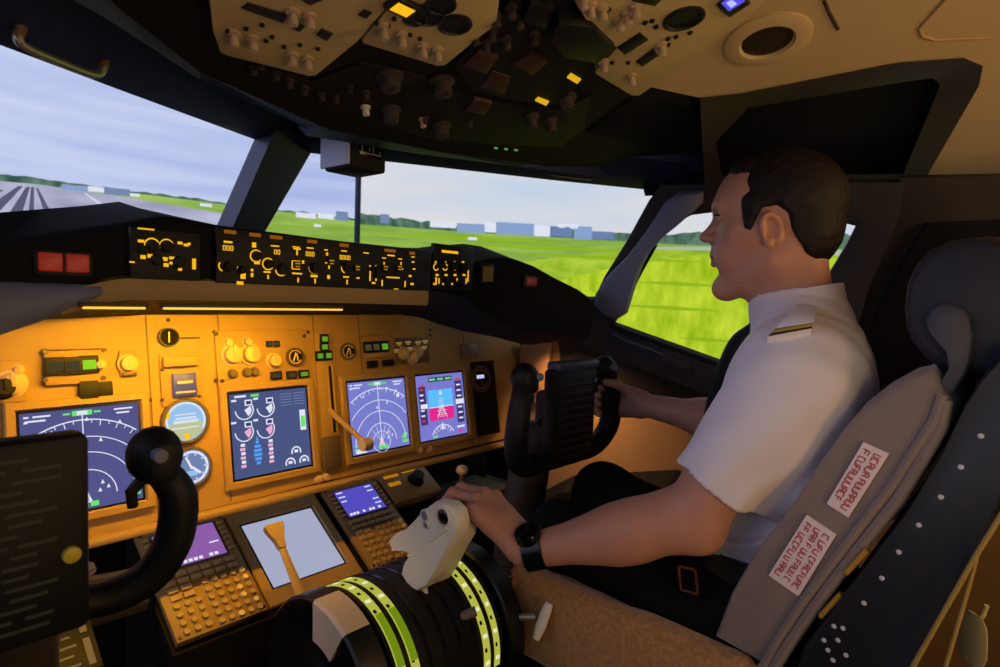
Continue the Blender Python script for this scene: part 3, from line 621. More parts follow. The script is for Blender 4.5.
# ------------------------------------------------------------------ round instruments
def gauge(px, py, r, label, face, draw=None, syms=(), frame=FP, n=.0006, name='round_gauge', ring='panel_dark', group='round gauges'):
    x, v = frame.at(px, py, n); F = frame.sub(x, v, n); t = thing(name, F.W(0, 0), label, 'gauge', group)
    q = MB(F); q.lathe([(r*1.16, 0), (r*1.16, .006), (r*1.1, .009), (r*1.0, .009), (r*.98, .004), (r*.98, 0)], n=36); q.build('bezel', ring, t)
    q = MB(F); q.cyl((0, 0, 0), (0, 0, .004), r*.99, n=36); fc = q.build('dial', face, t)
    if draw: q = MB(F); draw(q, r, .0043); q.build('markings', list(syms), fc, smooth=0)
    return t
glow('adi_sky', (150, 192, 236)); glow('adi_pale', (214, 226, 236)); glow('adi_ground', (190, 196, 150)); glow('dial_lit', (112, 132, 176)); glow('gauge_lit', (150, 120, 60), .8)
def d_adi(q, r, z):
    q.prism([(r*.93*math.cos(R(a)), r*.93*math.sin(R(a))) for a in range(185, 356, 10)], z, z+.0004, 1)
    q.rect(-.6*r, -.1*r, .6*r, .06*r, z+.0004, 2); q.rect(-.5*r, .1*r, .5*r, .2*r, z+.0004, 2); q.rect(-.5*r, .3*r, .5*r, .36*r, z+.0004, 0)
    q.arc(0, 0, .9*r, .12*r, -30, 210, z+.0006, 2, 30); q.rect(-.12*r, -.95*r, .14*r, -.62*r, z+.0008, 3); q.rect(-.96*r, .2*r, -.75*r, .6*r, z+.0008, 3)
    q.rect(-.7*r, -.36*r, .6*r, -.3*r, z+.0006, 0)
gauge(185, 421, .0385, 'round lit standby horizon dial, blue above and pale below, above the other standby dial', 'adi_sky', d_adi, ['sym_white', 'adi_ground', 'adi_pale', 'sym_amber'])
def d_alt(q, r, z):
    q.arc(0, 0, .86*r, .14*r, 0, 360, z, 0, 36)
    for a in range(0, 360, 36): q.seg(.66*r*math.cos(R(a)), .66*r*math.sin(R(a)), .9*r*math.cos(R(a)), .9*r*math.sin(R(a)), .10*r, z+.0005, 1)
    q.seg(0, -.1*r, -.3*r, .6*r, .12*r, z+.0006, 0); q.seg(0, 0, .45*r, -.4*r, .14*r, z+.0006, 0); q.rect(-.4*r, -.5*r, .3*r, -.2*r, z+.0005, 2)
gauge(191, 467, .0335, 'round lit standby altimeter dial, partly behind the captain\'s control wheel grip', 'dial_lit', d_alt, ['sym_white', 'sym_pale', 'adi_sky'])
def d_needle(q, r, z): q.seg(0, -.6*r, .05*r, .65*r, .13*r, z, 0)
mat('needle_cream', (230, 214, 170), .5)
gauge(168, 337.5, .0165, 'small black gauge with one upright white needle, under the flood lamp left of centre', 'black_matte', d_needle, ['needle_cream'])
def d_two(q, r, z): q.seg(-.3*r, -.5*r, .1*r, .5*r, .16*r, z, 0); q.seg(.3*r, -.5*r, .2*r, .4*r, .12*r, z, 0); q.arc(0, 0, .8*r, .1*r, 30, 330, z, 0, 20)
gauge(294.5, 357, .018, 'small black gauge at the right end of the knob plate over the engine display', 'black_matte', d_two, ['needle_cream'], n=.0072)
gauge(347.5, 351.5, .0185, 'small black gauge above the first officer\'s navigation display', 'black_matte', d_two, ['needle_cream'])
def d_clock(q, r, z): q.arc(0, 0, .8*r, .16*r, 20, 340, z, 0, 24); q.rect(-.5*r, .05*r, .4*r, .35*r, z, 1); q.seg(0, 0, .1*r, -.6*r, .1*r, z+.0005, 0)
gauge(480, 379, .034, 'round clock with a white readout at the dark right end of the panel', 'black_gloss', d_clock, ['brass', 'sym_pale'], name='panel_clock', n=.0026)

# ------------------------------------------------------------------ panel modules
def plate(px0, py0, px1, py1, name, label, cat, m='panel_paint', frame=FP, th=.008, group=None):
    a, b = frame.at(px0, py0), frame.at(px1, py1); cx, cy = (a[0]+b[0])/2, (a[1]+b[1])/2; F = frame.sub(cx, cy, .0006)
    t = thing(name, F.W(0, 0), label, cat, group); w, h = abs(b[0]-a[0]), abs(b[1]-a[1])
    q = MB(F); q.box((0, 0, th/2), (w, h, th), 0, .0025); q.build('plate', m, t)
    return t, F, w, h
def loc(F, px, py, n=.008): return F.at(px, py, n)
def knob(F, x, v, n, r, h, parent, m='cream_knob', name='knob', pointer=True):
    q = MB(F.sub(x, v, n)); q.lathe([(r*1.25, 0), (r*1.25, h*.18), (r, h*.25), (r*.92, h*.9), (r*.75, h), (.0003, h)], n=18)
    if pointer: q.box((0, r*.3, h), (r*.35, r*1.3, h*.25), 0, r*.1)
    return q.build(name, m, parent)
def button(F, x, v, n, w, h, parent, m='black_plastic', lit=None, name='button', d=.006):
    q = MB(F.sub(x, v, n)); q.box((0, 0, d/2), (w, h, d), 0, .0012)
    ms = [m]
    if lit: q.rect(-w*.34, -h*.28, w*.34, h*.24, d, 1); ms.append(lit)
    return q.build(name, ms, parent)
glow('lit_green', (150, 214, 40)); glow('lit_green_dim', (96, 150, 40)); glow('lit_amber', (250, 190, 20)); glow('lit_dim', (70, 62, 40))
t, F, w, h = plate(42, 349, 107, 382, 'autopilot_light_plate', 'framed tan plate with three black square lights, one lit green, on the captain\'s side', 'light plate', th=.010)
for p, l in (((54.5, 366.5), 'lit_dim'), ((72, 366), 'lit_dim'), ((88.5, 364.5), 'lit_green')): button(F, *loc(F, *p, .010), .010, .029, .031, t, lit=l, name='light')
q = MB(F); q.box((0, h/2-.002, .013), (w*.96, .005, .008), 0, .002); q.build('rim', 'panel_paint', t)
for p in ((45, 380), (103, 378), (45, 352), (104, 350)): q = MB(F.sub(*loc(F, *p, .01), .01)); q.lathe([(.004, 0), (.004, .003), (.0003, .003)], n=10); q.build('screw', 'dark_metal', t)
knob(F, *loc(F, 100, 365, .010), .010, .008, .010, t)
for p, s_, lab in (((87.5, 390), (.030, .034), 'larger black selector button under the captain\'s light plate'), ((104, 389), (.023, .026), 'smaller black selector button under the captain\'s light plate')):
    a = FP.at(*p); q = MB(FP.sub(*a)); q.box((0, 0, .0058), (*s_, .010), 0, .002); q.rect(-s_[0]*.36, s_[1]*.1, s_[0]*.36, s_[1]*.3, .010, 1); q.rect(-s_[0]*.36, -s_[1]*.3, s_[0]*.36, -s_[1]*.1, .010, 1); tag(q.build('push_button', ['black_plastic', 'panel_dark']), lab, 'button')
t, F, w, h = plate(118, 351, 137, 376, 'dimmer_plate', 'small tan plate with a single dimmer knob right of the captain\'s light plate', 'knob plate', th=.004)
knob(F, *loc(F, 127.5, 364, .004), .004, .014, .014, t); q = MB(F); q.box((0, -h/2+.004, .006), (w*.8, .006, .006), 0, .001); q.build('ledge', 'panel_dark', t)
t, F, w, h = plate(-30, 362, 27, 401, 'rotary_plate', 'tan plate with rotary knobs cut by the left edge of the picture', 'knob plate', th=.005)
knob(F, *loc(F, 11, 384, .005), .005, .018, .018, t); knob(F, *loc(F, 3, 388, .005), .005, .015, .02, t, 'black_plastic'); knob(F, *loc(F, 18, 370, .005), .005, .007, .008, t); knob(F, *loc(F, -14, 384, .005), .005, .016, .018, t)
t, F, w, h = plate(158, 354, 203, 403, 'standby_switch_plate', 'tan plate with a blue display window above the standby horizon', 'switch plate', th=.004)
a, b = loc(F, 171, 374, .004), loc(F, 196, 395, .004)
q = MB(F); q.box(((a[0]+b[0])/2, (a[1]+b[1])/2, .008), (b[0]-a[0], a[1]-b[1], .008), 0, .002); wnd = q.build('window', mat('blue_cover', (44, 56, 128), .4, emit=(44, 56, 128), es=.5), t)
q = MB(F); cx, cy = (a[0]+b[0])/2, (a[1]+b[1])/2; q.rect(cx-.014, cy+.002, cx+.014, cy+.007, .012); q.rect(cx-.018, cy-.016, cx+.018, cy-.013, .012); q.build('lettering', mat('pale_print', (190, 176, 160), .5), wnd)
a, b = loc(F, 161, 357, .004), loc(F, 198, 366, .004); q = MB(F); q.box(((a[0]+b[0])/2, (a[1]+b[1])/2, .010), (b[0]-a[0], a[1]-b[1], .012), 0, .004); q.build('hood', 'panel_paint', t)
for p in ((162, 400), (199, 396), (162, 370)): q = MB(F.sub(*loc(F, *p, .004), .004)); q.lathe([(.003, 0), (.003, .0025), (.0003, .003)], n=10); q.build('screw', 'dark_metal', t)
a = FP.at(190, 338); q = MB(FP.sub(*a)); q.box((0, 0, .0015), (.036, .004, .003), 0, .001); tag(q.build('placard_strip', 'panel_dark'), 'thin placard strip beside the small white-needle gauge', 'placard')
# knob plate above the engine display
t, F, w, h = plate(213, 331, 308, 385, 'engine_knob_plate', 'large tan plate of rotary knobs and small lights above the engine display', 'knob plate', th=.006)
for p, r in (((231.5, 355), .0185), ((250, 354.5), .0185), ((273, 361), .014)): knob(F, *loc(F, *p, .006), .006, r, .017, t)
for p in ((228, 343), (247, 342), (232, 374), (246.5, 372.5), (254, 372)): knob(F, *loc(F, *p, .006), .006, .0085, .010, t, 'panel_dark' if p[1] > 360 else 'cream_knob', pointer=False)
for p in ((268.5, 344), (276, 344)): button(F, *loc(F, *p, .006), .006, .013, .013, t, 'black_plastic', 'lit_dim')
for p, l in (((275.5, 375.5), 'lit_dim'), ((291, 375), 'lit_dim'), ((303, 374), 'lit_green_dim')): button(F, *loc(F, *p, .006), .006, .024, .018, t, 'black_plastic', l, 'light')
for p in ((216, 380), (222, 381), (304, 336), (216, 334)): q = MB(F.sub(*loc(F, *p, .006), .006)); q.lathe([(.004, 0), (.004, .0025), (.0003, .003)], n=10); q.build('screw', 'dark_metal', t)
# landing gear panel
t, F, w, h = plate(313, 334, 343, 470, 'gear_panel', 'narrow tan landing gear panel with a slotted lever and green lights', 'gear panel', th=.004)
for p in ((323.5, 339), (323.5, 347), (319, 356), (327.5, 355.5)): button(F, *loc(F, *p, .004), .004, .021, .022, t, 'black_plastic', 'lit_green_dim', 'gear_light')
a, b = loc(F, 327, 365, .004), loc(F, 337, 432, .004)
q = MB(F); n_ = [(a[0], b[1]), (b[0], b[1])] ; x0, x1, y0, y1 = a[0], b[0], b[1], a[1]; r_ = (x1-x0)/2
q.prism([(x0, y0), (x1, y0)] + [((x0+x1)/2+r_*math.cos(R(k)), y1-r_+r_*math.sin(R(k))) for k in range(0, 181, 20)], .0, .0046); q.build('slot', 'black_matte', t)
q = MB(F); q.tube([((x0+x1)/2 - r_*1.15, y0, .005), ((x0+x1)/2 - r_*1.15, y1-r_, .005)] + [((x0+x1)/2+r_*1.15*math.cos(R(k)), y1-r_+r_*1.15*math.sin(R(k)), .005) for k in range(180, -1, -20)] + [((x0+x1)/2 + r_*1.15, y0, .005)], .003, 8); q.build('slot_rim', 'panel_paint', t)
pA = F.W(*loc(F, 330, 410, .004), .0); pB = atX(364, 442, F.o[0]+.02)
q = MB(); q.tube([pA, pA*.6+pB*.4, pB], [.0075, .0065, .006], 10); lv = q.build('gear_lever', 'panel_paint', t)
d = (pB-pA)/np.linalg.norm(pB-pA); q = MB(); sdv = np.array([1, 0, 0]); q.cyl(pB-sdv*.012+d*.008, pB+sdv*.012+d*.008, .0145, n=24, bev=.003); q.build('wheel_knob', 'cream_knob', lv, label='pale wheel-shaped knob on the gear lever')
q = MB(F); a, b = loc(F, 320, 438, .004), loc(F, 341, 466, .004); q.box(((a[0]+b[0])/2, (a[1]+b[1])/2, .008), (b[0]-a[0], a[1]-b[1], .008), 0, .003); q.build('placard', 'panel_dark', t)
# first officer's light plate and flap gauge plate
t, F, w, h = plate(360, 336, 393, 357, 'autopilot_light_plate', 'dim framed plate with three dark square lights, on the first officer\'s side', 'light plate', th=.008)
for p, l in (((367, 347.5), 'lit_dim'), ((375, 347), 'lit_dim'), ((383.5, 346.5), 'lit_green_dim')): button(F, *loc(F, *p, .008), .008, .026, .028, t, lit=l, name='light')
q = MB(F); q.box((0, h/2-.002, .011), (w*.96, .005, .008), 0, .002); q.build('rim', 'panel_paint', t)
t, F, w, h = plate(394, 338, 429, 362, 'selector_plate', 'plate of amber-lit selector knobs above the first officer\'s displays', 'knob plate', 'panel_dark', th=.005)
for p in ((403, 353), (417, 352), (412, 358)): knob(F, *loc(F, *p, .005), .005, .014, .014, t)
for k, p in enumerate(((399, 343), (408, 342), (418, 342), (424, 347), (396, 350), (410, 348), (425, 341))):
    a = loc(F, *p, .005); q = MB(F.sub(*a, .005)); q.rect(-.010, -.002, .010, .002, 0); q.rect(-.006, -.007, .006, -.004, 0); q.build('legend', 'gauge_lit', t)
for k, (p, s_) in enumerate((((371, 364.5), (.030, .018)), ((387, 363), (.034, .016)))):
    a = FP.at(*p); q = MB(FP.sub(*a)); q.box((0, 0, .0058), (*s_, .010), 0, .002); q.rect(-.008, -.002, .008, .003, .010, 1); tag(q.build('push_button', ['black_plastic', 'panel_dark']), ('black push button left of its pair above the first officer\'s navigation display', 'black push button right of its pair above the first officer\'s navigation display')[k], 'button')
t, F, w, h = plate(459, 345, 476, 358, 'grey_switch_plate', 'small grey switch plate above the clock at the dark end of the panel', 'switch plate', 'grey_knob', th=.010)
t, F, w, h = plate(470, 362, 500, 432, 'clock_plate', 'tall black plate under the clock at the right end of the panel', 'panel plate', 'black_matte', th=.0015)
for k, p in enumerate(((418, 450), (428, 449), (318, 479), (325, 477))):
    a = FP.at(*p); F = FP.sub(*a, .0006)
    t = thing('rail_knob', F.W(0, 0), ['small dimmer knob below the displays, at the left of the two by the flight display', 'small dimmer knob below the displays, at the right of the two by the flight display', 'small knob on the rail under the gear panel, nearer the engine display', 'small knob on the rail under the gear panel, nearer the navigation display'][k], 'knob')
    knob(F, 0, 0, 0, .008, .012, t, 'cream_knob')
# ------------------------------------------------------------------ glareshield control panels
glow('legend', (250, 186, 24)); glow('legend_dim', (170, 112, 16)); glow('lip_lamp', (136, 76, 12)); mat('warn_red', (120, 30, 22), .4, emit=(116, 26, 16), es=.8); mat('knob_black', (12, 12, 13), .6, spec=.3)
def mcp(px0, py0, px1, py1, name, label):
    a, b = FM.at(px0, py0, .006), FM.at(px1, py1, .006); cx, cy = (a[0]+b[0])/2, (a[1]+b[1])/2
    F = FM.sub(cx, cy, .0046); w, h = abs(b[0]-a[0]), abs(b[1]-a[1]); t = thing(name, F.W(0, 0), label, 'control panel', 'glareshield control panels')
    q = MB(F); q.box((0, 0, .005), (w, h, .01), 0, .002); q.build('face', 'black_plastic', t); return t, F
def leg(F, items, parent, n=.0102, m='legend'):
    for it in items:
        q = MB(F); k = it[0]; x, y = F.at(it[1], it[2], n); s = .00140     # metres per pixel on this face
        if k == 'bar': q.rect(x-it[3]*s/2, y-it[4]*s/2, x+it[3]*s/2, y+it[4]*s/2, n)
        if k == 'ring': q.arc(x, y, it[3]*s, 1.5*s, it[4], it[5], n, 0, 18)
        if k == 'box':
            w, h = it[3]*s/2, it[4]*s/2
            for e in ((-w, -h, w, -h), (w, -h, w, h), (w, h, -w, h), (-w, h, -w, -h)): q.seg(x+e[0], y+e[1], x+e[2], y+e[3], 1.3*s, n)
        if k == 'digits':
            for j in range(it[3]):
                x0 = x+(j-(it[3]-1)/2)*4.4*s
                for e in ((-1.3, -2.6, -1.3, 2.6), (1.3, -2.6, 1.3, 2.6), (-1.3, 2.6, 1.3, 2.6), (-1.3, -2.6, 1.3, -2.6)): q.seg(x0+e[0]*s, y+e[1]*s, x0+e[2]*s, y+e[3]*s, .9*s, n)
        if k == 'T': q.rect(x-5*s, y+3*s, x+5*s, y+5*s, n); q.rect(x-1*s, y-4*s, x+1*s, y+3*s, n)
        q.build('legend', m, parent, smooth=0)
def mk(F, px, py, r, h, parent, n=.01, m='knob_black'):
    x, y = F.at(px, py, n); q = MB(F.sub(x, y, n)); r *= .8; h *= .6; q.lathe([(r*1.1, 0), (r*1.1, h*.15), (r*.92, h*.2), (r*.86, h), (r*.6, h*1.05), (.0003, h*1.05)], n=18); q.box((0, r*.45, h*1.04), (r*.2, r*.9, .001))
    q.build('knob', m, parent)
def mbtn(F, px, py, w, h, parent, lit=True, n=.01):
    x, y = F.at(px, py, n); q = MB(F.sub(x, y, n)); q.box((0, 0, .003), (w, h, .006), 0, .001)
    if lit: q.rect(-w*.38, h*.1, w*.38, h*.3, .006, 1); q.rect(-w*.3, -h*.32, w*.3, -h*.14, .006, 1)
    q.build('button', ['knob_black', 'legend_dim'], parent)
t, F = mcp(128, 227, 198, 281, 'display_control_panel', 'black control panel of amber-lit knobs at the captain\'s end of the glareshield')
for p, r in (((152, 246), .011), (((166.5), 246.5), .011), ((156, 260), .010), ((179, 262), .011), ((141, 249), .008)): mk(F, *p, r, .016, t)
leg(F, [('bar', 146, 229, 16, 1.6), ('ring', 152, 245, 7, 20, 300), ('ring', 166.5, 245.5, 6.5, -60, 240), ('bar', 141, 241, 6, 3), ('bar', 143, 257, 5, 4), ('bar', 150, 256, 5, 4), ('bar', 132, 262, 5, 1.6), ('bar', 165, 259, 5, 4), ('bar', 172, 258, 6, 3), ('bar', 166, 265, 5, 4), ('bar', 180, 243, 5, 3), ('bar', 186, 245, 5, 3), ('bar', 189, 244, 3, 3), ('bar', 180, 269, 4, 4), ('bar', 194, 264, 4, 12), ('bar', 171, 263, 3, 3)], t)
t, F = mcp(214, 228, 428, 291, 'mode_control_panel', 'long black autopilot control panel with amber legends along the middle of the glareshield')
for p, r in (((228, 267), .010), ((256, 256), .010), ((269, 264), .009), ((282, 269), .012), ((314, 268), .012), ((346, 266), .012), ((241, 270), .008)): mk(F, *p, r, .018, t)
for p in ((296, 265), (330, 262), (356, 268), (384, 268), (398, 268)): mbtn(F, *p, .013, .013, t)
for p in ((372, 272), (376, 272)): mbtn(F, *p, .004, .026, t, False)
leg(F, [('digits', 228, 248, 3), ('bar', 228, 242, 10, 2.4), ('ring', 224, 266, 6, 140, 250), ('bar', 240, 269, 7, 5), ('bar', 243, 276, 6, 7), ('bar', 240, 283, 8, 4), ('bar', 254, 245, 5, 6), ('ring', 256, 256, 7, 30, 330), ('bar', 257, 263, 7, 3), ('bar', 252, 270, 3, 3), ('bar', 252, 275, 3, 5), ('ring', 268, 264, 7, 0, 360), ('bar', 275, 246, 11, 1.6), ('digits', 277, 252, 2), ('ring', 281, 270, 7, 180, 360), ('bar', 267, 272, 9, 2), ('bar', 268, 277, 2, 5),
        ('box', 296, 265, 11, 10), ('bar', 296, 247, 10, 1.4), ('T', 297, 252), ('bar', 297, 273.5, 14, 2), ('bar', 298, 280, 2, 6), ('bar', 303, 262, 3, 4), ('bar', 310, 248, 10, 1.6), ('digits', 310, 254, 3), ('ring', 314, 268, 7, 170, 380), ('bar', 314, 276, 10, 3), ('bar', 315, 281, 2, 6), ('bar', 326, 250, 5, 1.6), ('bar', 327, 254, 3, 4), ('bar', 328, 263, 9, 1.6), ('bar', 329, 267, 2, 5), ('bar', 328.5, 277, 4, 5),
        ('bar', 344, 251, 9, 1.6), ('digits', 345, 257.5, 4), ('ring', 346, 268, 7, 110, 250), ('box', 357, 268, 8, 8), ('bar', 346, 277, 9, 2), ('bar', 347, 282, 2, 6), ('bar', 358, 278, 5, 2), ('bar', 366, 253, 9, 1.6), ('bar', 370, 266, 2.2, 2.5), ('bar', 376, 266, 2.2, 2.5), ('bar', 370, 276, 2, 14), ('bar', 376, 276, 2, 14), ('bar', 373.5, 283, 6, 2.5),
        ('bar', 391, 255.5, 13, 2), ('bar', 384, 258, 7, 1.6), ('bar', 400, 259, 7, 1.6), ('bar', 384, 264, 2, 6), ('bar', 401, 264, 2, 6), ('bar', 384, 268.5, 7, 2.5), ('bar', 401, 269, 7, 2.5), ('bar', 393, 277.5, 24, 2), ('bar', 382, 283, 2, 9), ('bar', 405, 284, 2, 9), ('bar', 413, 257, 6, 1.6), ('bar', 413, 262, 5, 2), ('bar', 414, 269, 5, 2), ('bar', 410, 276, 5, 3), ('bar', 412, 284, 6, 3), ('bar', 396, 289, 8, 1.2)], t)
q = MB(F)
for px, w in ((230, 14), (255, 14), (276, 16), (312, 14), (344, 14), (390, 20), (412, 10)): x, y = F.at(px, 231.5 + (px-215)*.115, .0102); q.box((x, y+.002, .0108), (w*.0014, .006, .002), 0, .0006)
q.build('light_strip', 'lip_lamp', t)
t, F = mcp(431, 243, 470, 290, 'display_control_panel', 'small black control panel crowded with yellow legends at the first officer\'s end of the glareshield')
for p, r in (((440, 264), .013), ((452, 266), .013), ((463, 268), .013), ((446, 281), .010), ((459, 283), .010)): mk(F, *p, r, .016, t)
L = [('bar', 450, 252, 36, 4)]
for x in (436, 445, 454, 463): L += [('ring', x, 267, 5, 20, 340), ('bar', x, 262, 5, 2.4), ('bar', x+1, 275, 6, 3), ('bar', x+3, 281, 2.2, 9), ('bar', x-2, 284, 3, 3)]
leg(F, L + [('bar', 468, 276, 2.4, 20), ('bar', 436, 281, 3, 12)], t)
# caution light pairs
for k, (px, py, yf, lab) in enumerate(((62.5, 263.5, None, 'pair of dark red square caution lights on the captain\'s glareshield'), (530.5, 281.5, None, 'small dim red caution light on the first officer\'s end of the glareshield'))):
    if k == 0:
        a = FM.at(px, py); F = FM.sub(*a); t = thing('caution_light', F.W(0, 0), lab, 'warning light')
        q = MB(F); q.box((0, 0, .004), (.068, .036, .010), 0, .003); q.build('housing', 'black_plastic', t)
        for sx in (-.0155, .0155): q = MB(F); q.box((sx, .001, .009), (.027, .025, .006), 0, .002); q.build('lens', 'warn_red', t)
    else:
        w = on_plane(px, py, (.55, -.232, .36), (-.35, -1, 0)); F = Frame(w, (1, -.35, 0), (0, 0, 1)); t = thing('caution_light', w, lab, 'warning light')
        q = MB(F); q.box((0, 0, .004), (.052, .034, .012), 0, .003); q.build('housing', 'black_plastic', t); q = MB(F); q.box((0, 0, .010), (.036, .022, .004), 0, .002); q.build('lens', mat('warn_dim', (80, 26, 26), .4, emit=(90, 22, 26), es=.5), t)
w = on_plane(486, 274, (.44, -.207, .33), (0, -1, 0)); F = Frame(w, (1, -.1, 0), (0, 0, 1)); t = thing('panel_lamp', w, 'dim amber square lamp between the control panel and the red caution light', 'warning light')
q = MB(F); q.box((0, 0, .003), (.044, .05, .008), 0, .003); q.build('housing', 'black_plastic', t); q = MB(F); q.box((0, 0, .007), (.032, .036, .003), 0, .001); q.build('lens', mat('amber_dim', (50, 40, 14), .4, emit=(52, 40, 10), es=.8), t)
# ------------------------------------------------------------------ forward pedestal
mb = MB(); prof = [(.142, -.201), (-.105, -.350), (-.13, -.91), (.16, -.91)]
off = FL.en*-.001
mb.loft([[(x, y+off[1], z+off[2]) for y, z in prof] for x in (-.236, .362)]); ped = tag(mb.build('forward_pedestal', 'black_matte', smooth=0), 'black sloping pedestal that carries the two keypads and the pale display', 'pedestal')
mat('cdu_body', (150, 120, 74), .5, noise=.05); mat('cdu_key', (176, 150, 104), .45); mat('cdu_key_light', (226, 206, 150), .45)
def cdu(x0, x1, v0, v1, label, scr, seed):
    cx, cy = (x0+x1)/2, (v0+v1)/2; F = FL.sub(cx, cy); w, h = x1-x0, v1-v0
    t = thing('keypad_unit', F.W(0, 0), label, 'keypad', 'flight management keypads')
    q = MB(F); q.box((0, 0, .008), (w, h, .016), 0, .003); q.build('body', 'cdu_body', t)
    sw, sh = w*.70, h*.33; sy = h*.5-.018-sh/2
    q = MB(F); q.box((0, sy, .0155), (sw+.010, sh+.010, .004), 0, .001); q.build('screen_frame', 'panel_dark', t)
    q = MB(F); q.box((0, sy, .017), (sw, sh, .003)); s = q.build('screen', scr, t)
    q = MB(F); random.seed(seed)
    for k in range(11):
        if random.random() < .8: q.rect(-sw*.46+k*sw*.085, sy-sh*.47, -sw*.46+k*sw*.085+sw*.06, sy-sh*.39, .0186)
    for k in range(5):
        y = sy+sh*.42-k*sh*.17
        if random.random() < .75: q.rect(-sw*.47, y-.0015, -sw*.47+random.uniform(.1, .22)*sw, y+.0015, .0186)
        if random.random() < .4: q.rect(sw*.3, y-.0015, sw*.46, y+.0015, .0186)
    q.build('readout', 'sym_white', s, smooth=0)
    for sx in (-1, 1):
        for k in range(6):
            q = MB(F); q.box((sx*(sw/2+.0125), sy+sh*.42-k*sh*.165, .0185), (.011, .008, .006), 0, .0015); q.build('line_key', 'cdu_key', t)
    ky = sy-sh/2-.018
    q = MB(F)
    for r in range(2):
        for c in range(6): q.box((-w*.36+c*w*.14, ky-r*.0165, .0185), (w*.115, .0115, .006), 0, .0015)
    for r in range(2):
        for c in range(2): q.box((-w*.36+c*w*.14, ky-(r+2)*.0165, .0185), (w*.115, .0115, .006), 0, .0015)
    q.build('function_keypad', 'cdu_key', t)
    q = MB(F)
    for r in range(4):
        for c in range(3): q.cyl((-w*.385+c*w*.115, ky-.068-r*.0185, .016), (-w*.385+c*w*.115, ky-.068-r*.0185, .0215), .0062, .0055, 12)
    q.build('number_keypad', 'cdu_key', t)
    q = MB(F); i = 0
    for r in range(6):
        for c in range(5):
            i += 1; q.cyl((-w*.02+c*w*.108, ky-.034-r*.0185, .016), (-w*.02+c*w*.108, ky-.034-r*.0185, .0215), .0062, .0056, 12, m=1 if i in (5, 10, 14, 19, 25, 28) else 0)
    q.build('letter_keypad', ['cdu_key', 'cdu_key_light'], t)
    for c in ((-w*.46, h*.47), (w*.46, h*.47), (-w*.46, -h*.47), (w*.46, -h*.47)): q = MB(F); q.cyl((*c, .016), (*c, .0175), .0035, n=10); q.build('screw', 'dark_metal', t)
cdu(-.292, -.120, -.133, .125, 'keypad unit with a violet screen, left of the blank pale display', 'cdu_purple', 3)
cdu(.132, .292, -.133, .122, 'keypad unit with a blue screen, right of the blank pale display', 'cdu_blue', 5)
# little tuner unit on the right
F = FL.sub(.385, .075); t = thing('tuner_unit', F.W(0, 0), 'brown tuner unit with amber windows and a black knob beyond the blue-screen keypad', 'tuner')
q = MB(F); q.box((0, 0, .005), (.165, .11, .03), 0, .004); q.build('body', 'cdu_body', t)
for x, y, w_ in ((-.045, .035, .05), (.02, .04, .05), (-.05, .006, .04)): q = MB(F); q.box((x, y, .021), (w_, .012, .003), 0, .001); q.build('window', 'legend_dim', t)
q = MB(F.sub(.02, .0, .02)); q.lathe([(.024, 0), (.024, .004), (.018, .006), (.017, .026), (.0003, .027)], n=20); q.build('knob', 'knob_black', t)
w = atX(462, 470, .45); F = Frame(w, (1, 0, 0), (0, .5, .86)); t = thing('brass_knob', w-np.array([0, 0, .03]), 'small pale knob on a stalk between the tuner unit and the white column', 'knob')
q = MB(); q.ell(w, (.016, .016, .013), n=14); q.build('knob', 'cream_knob', t); q = MB(); q.cyl(w-np.array([-.006, -.004, .075]), w, .006, n=10); q.build('stalk', 'brass', t)
mb = MB(); mb.box((.62, .02, -.285), (.24, .16, .05), 0, .008); tag(mb.build('side_shelf', 'side_brown'), 'dim brown shelf under the first officer\'s displays, right of the pedestal', 'shelf')
# captain's lower console at the left edge
def bar3(px0, py0, px1, py1, th, m, name, label, cat, depth=.03):
    a, b = FL.at(px0, py0, .02), FL.at(px1, py1, .02); q = MB(FL); d = np.array([b[0]-a[0], b[1]-a[1]]); L = np.linalg.norm(d)
    q.box(((a[0]+b[0])/2, (a[1]+b[1])/2, .02-depth/2), (L, th, depth), 0, .004, rot=Matrix.Rotation(math.atan2(d[1], d[0]), 3, 'Z')); return tag(q.build(name, m), label, cat)
bar3(60, 583, 150, 567, .012, 'panel_paint', 'console_rail', 'lit tan rail behind the captain\'s wheel grip, under the instrument panel', 'rail')
bar3(30, 635, 150, 598, .010, 'panel_dark', 'console_edge', 'dim brown edge strip below the captain\'s control wheel', 'edge strip')
a = FL.at(89, 567, .03); F = FL.sub(*a, .02); t = thing('rail_knob', F.W(0, 0), 'small tan knob on the rail behind the captain\'s control wheel', 'knob'); knob(F, 0, 0, 0, .010, .014, t, 'cream_knob')
c = FL.at(56, 648, .02); F = FL.sub(*c, .0, R(0)); t = thing('checklist_card', F.W(0, 0), 'dark card with rows of white marks at the bottom left corner', 'card')
q = MB(F); q.box((0, 0, .01), (.11, .12, .02), 0, .003); q.build('card', 'black_plastic', t)
q = MB(F)
for k in range(6): q.rect(-.045, .045-k*.018, -.01+.01*(k % 3), .05-k*.018, .0202); q.rect(.0, .045-k*.018, .02+.006*(k % 2), .049-k*.018, .0202)
q.rect(.036, .012, .046, .05, .0202); q.rect(.036, -.05, .046, .0, .0202)
q.build('printed_marks', mat('print_white', (110, 112, 122), .6), t, smooth=0)

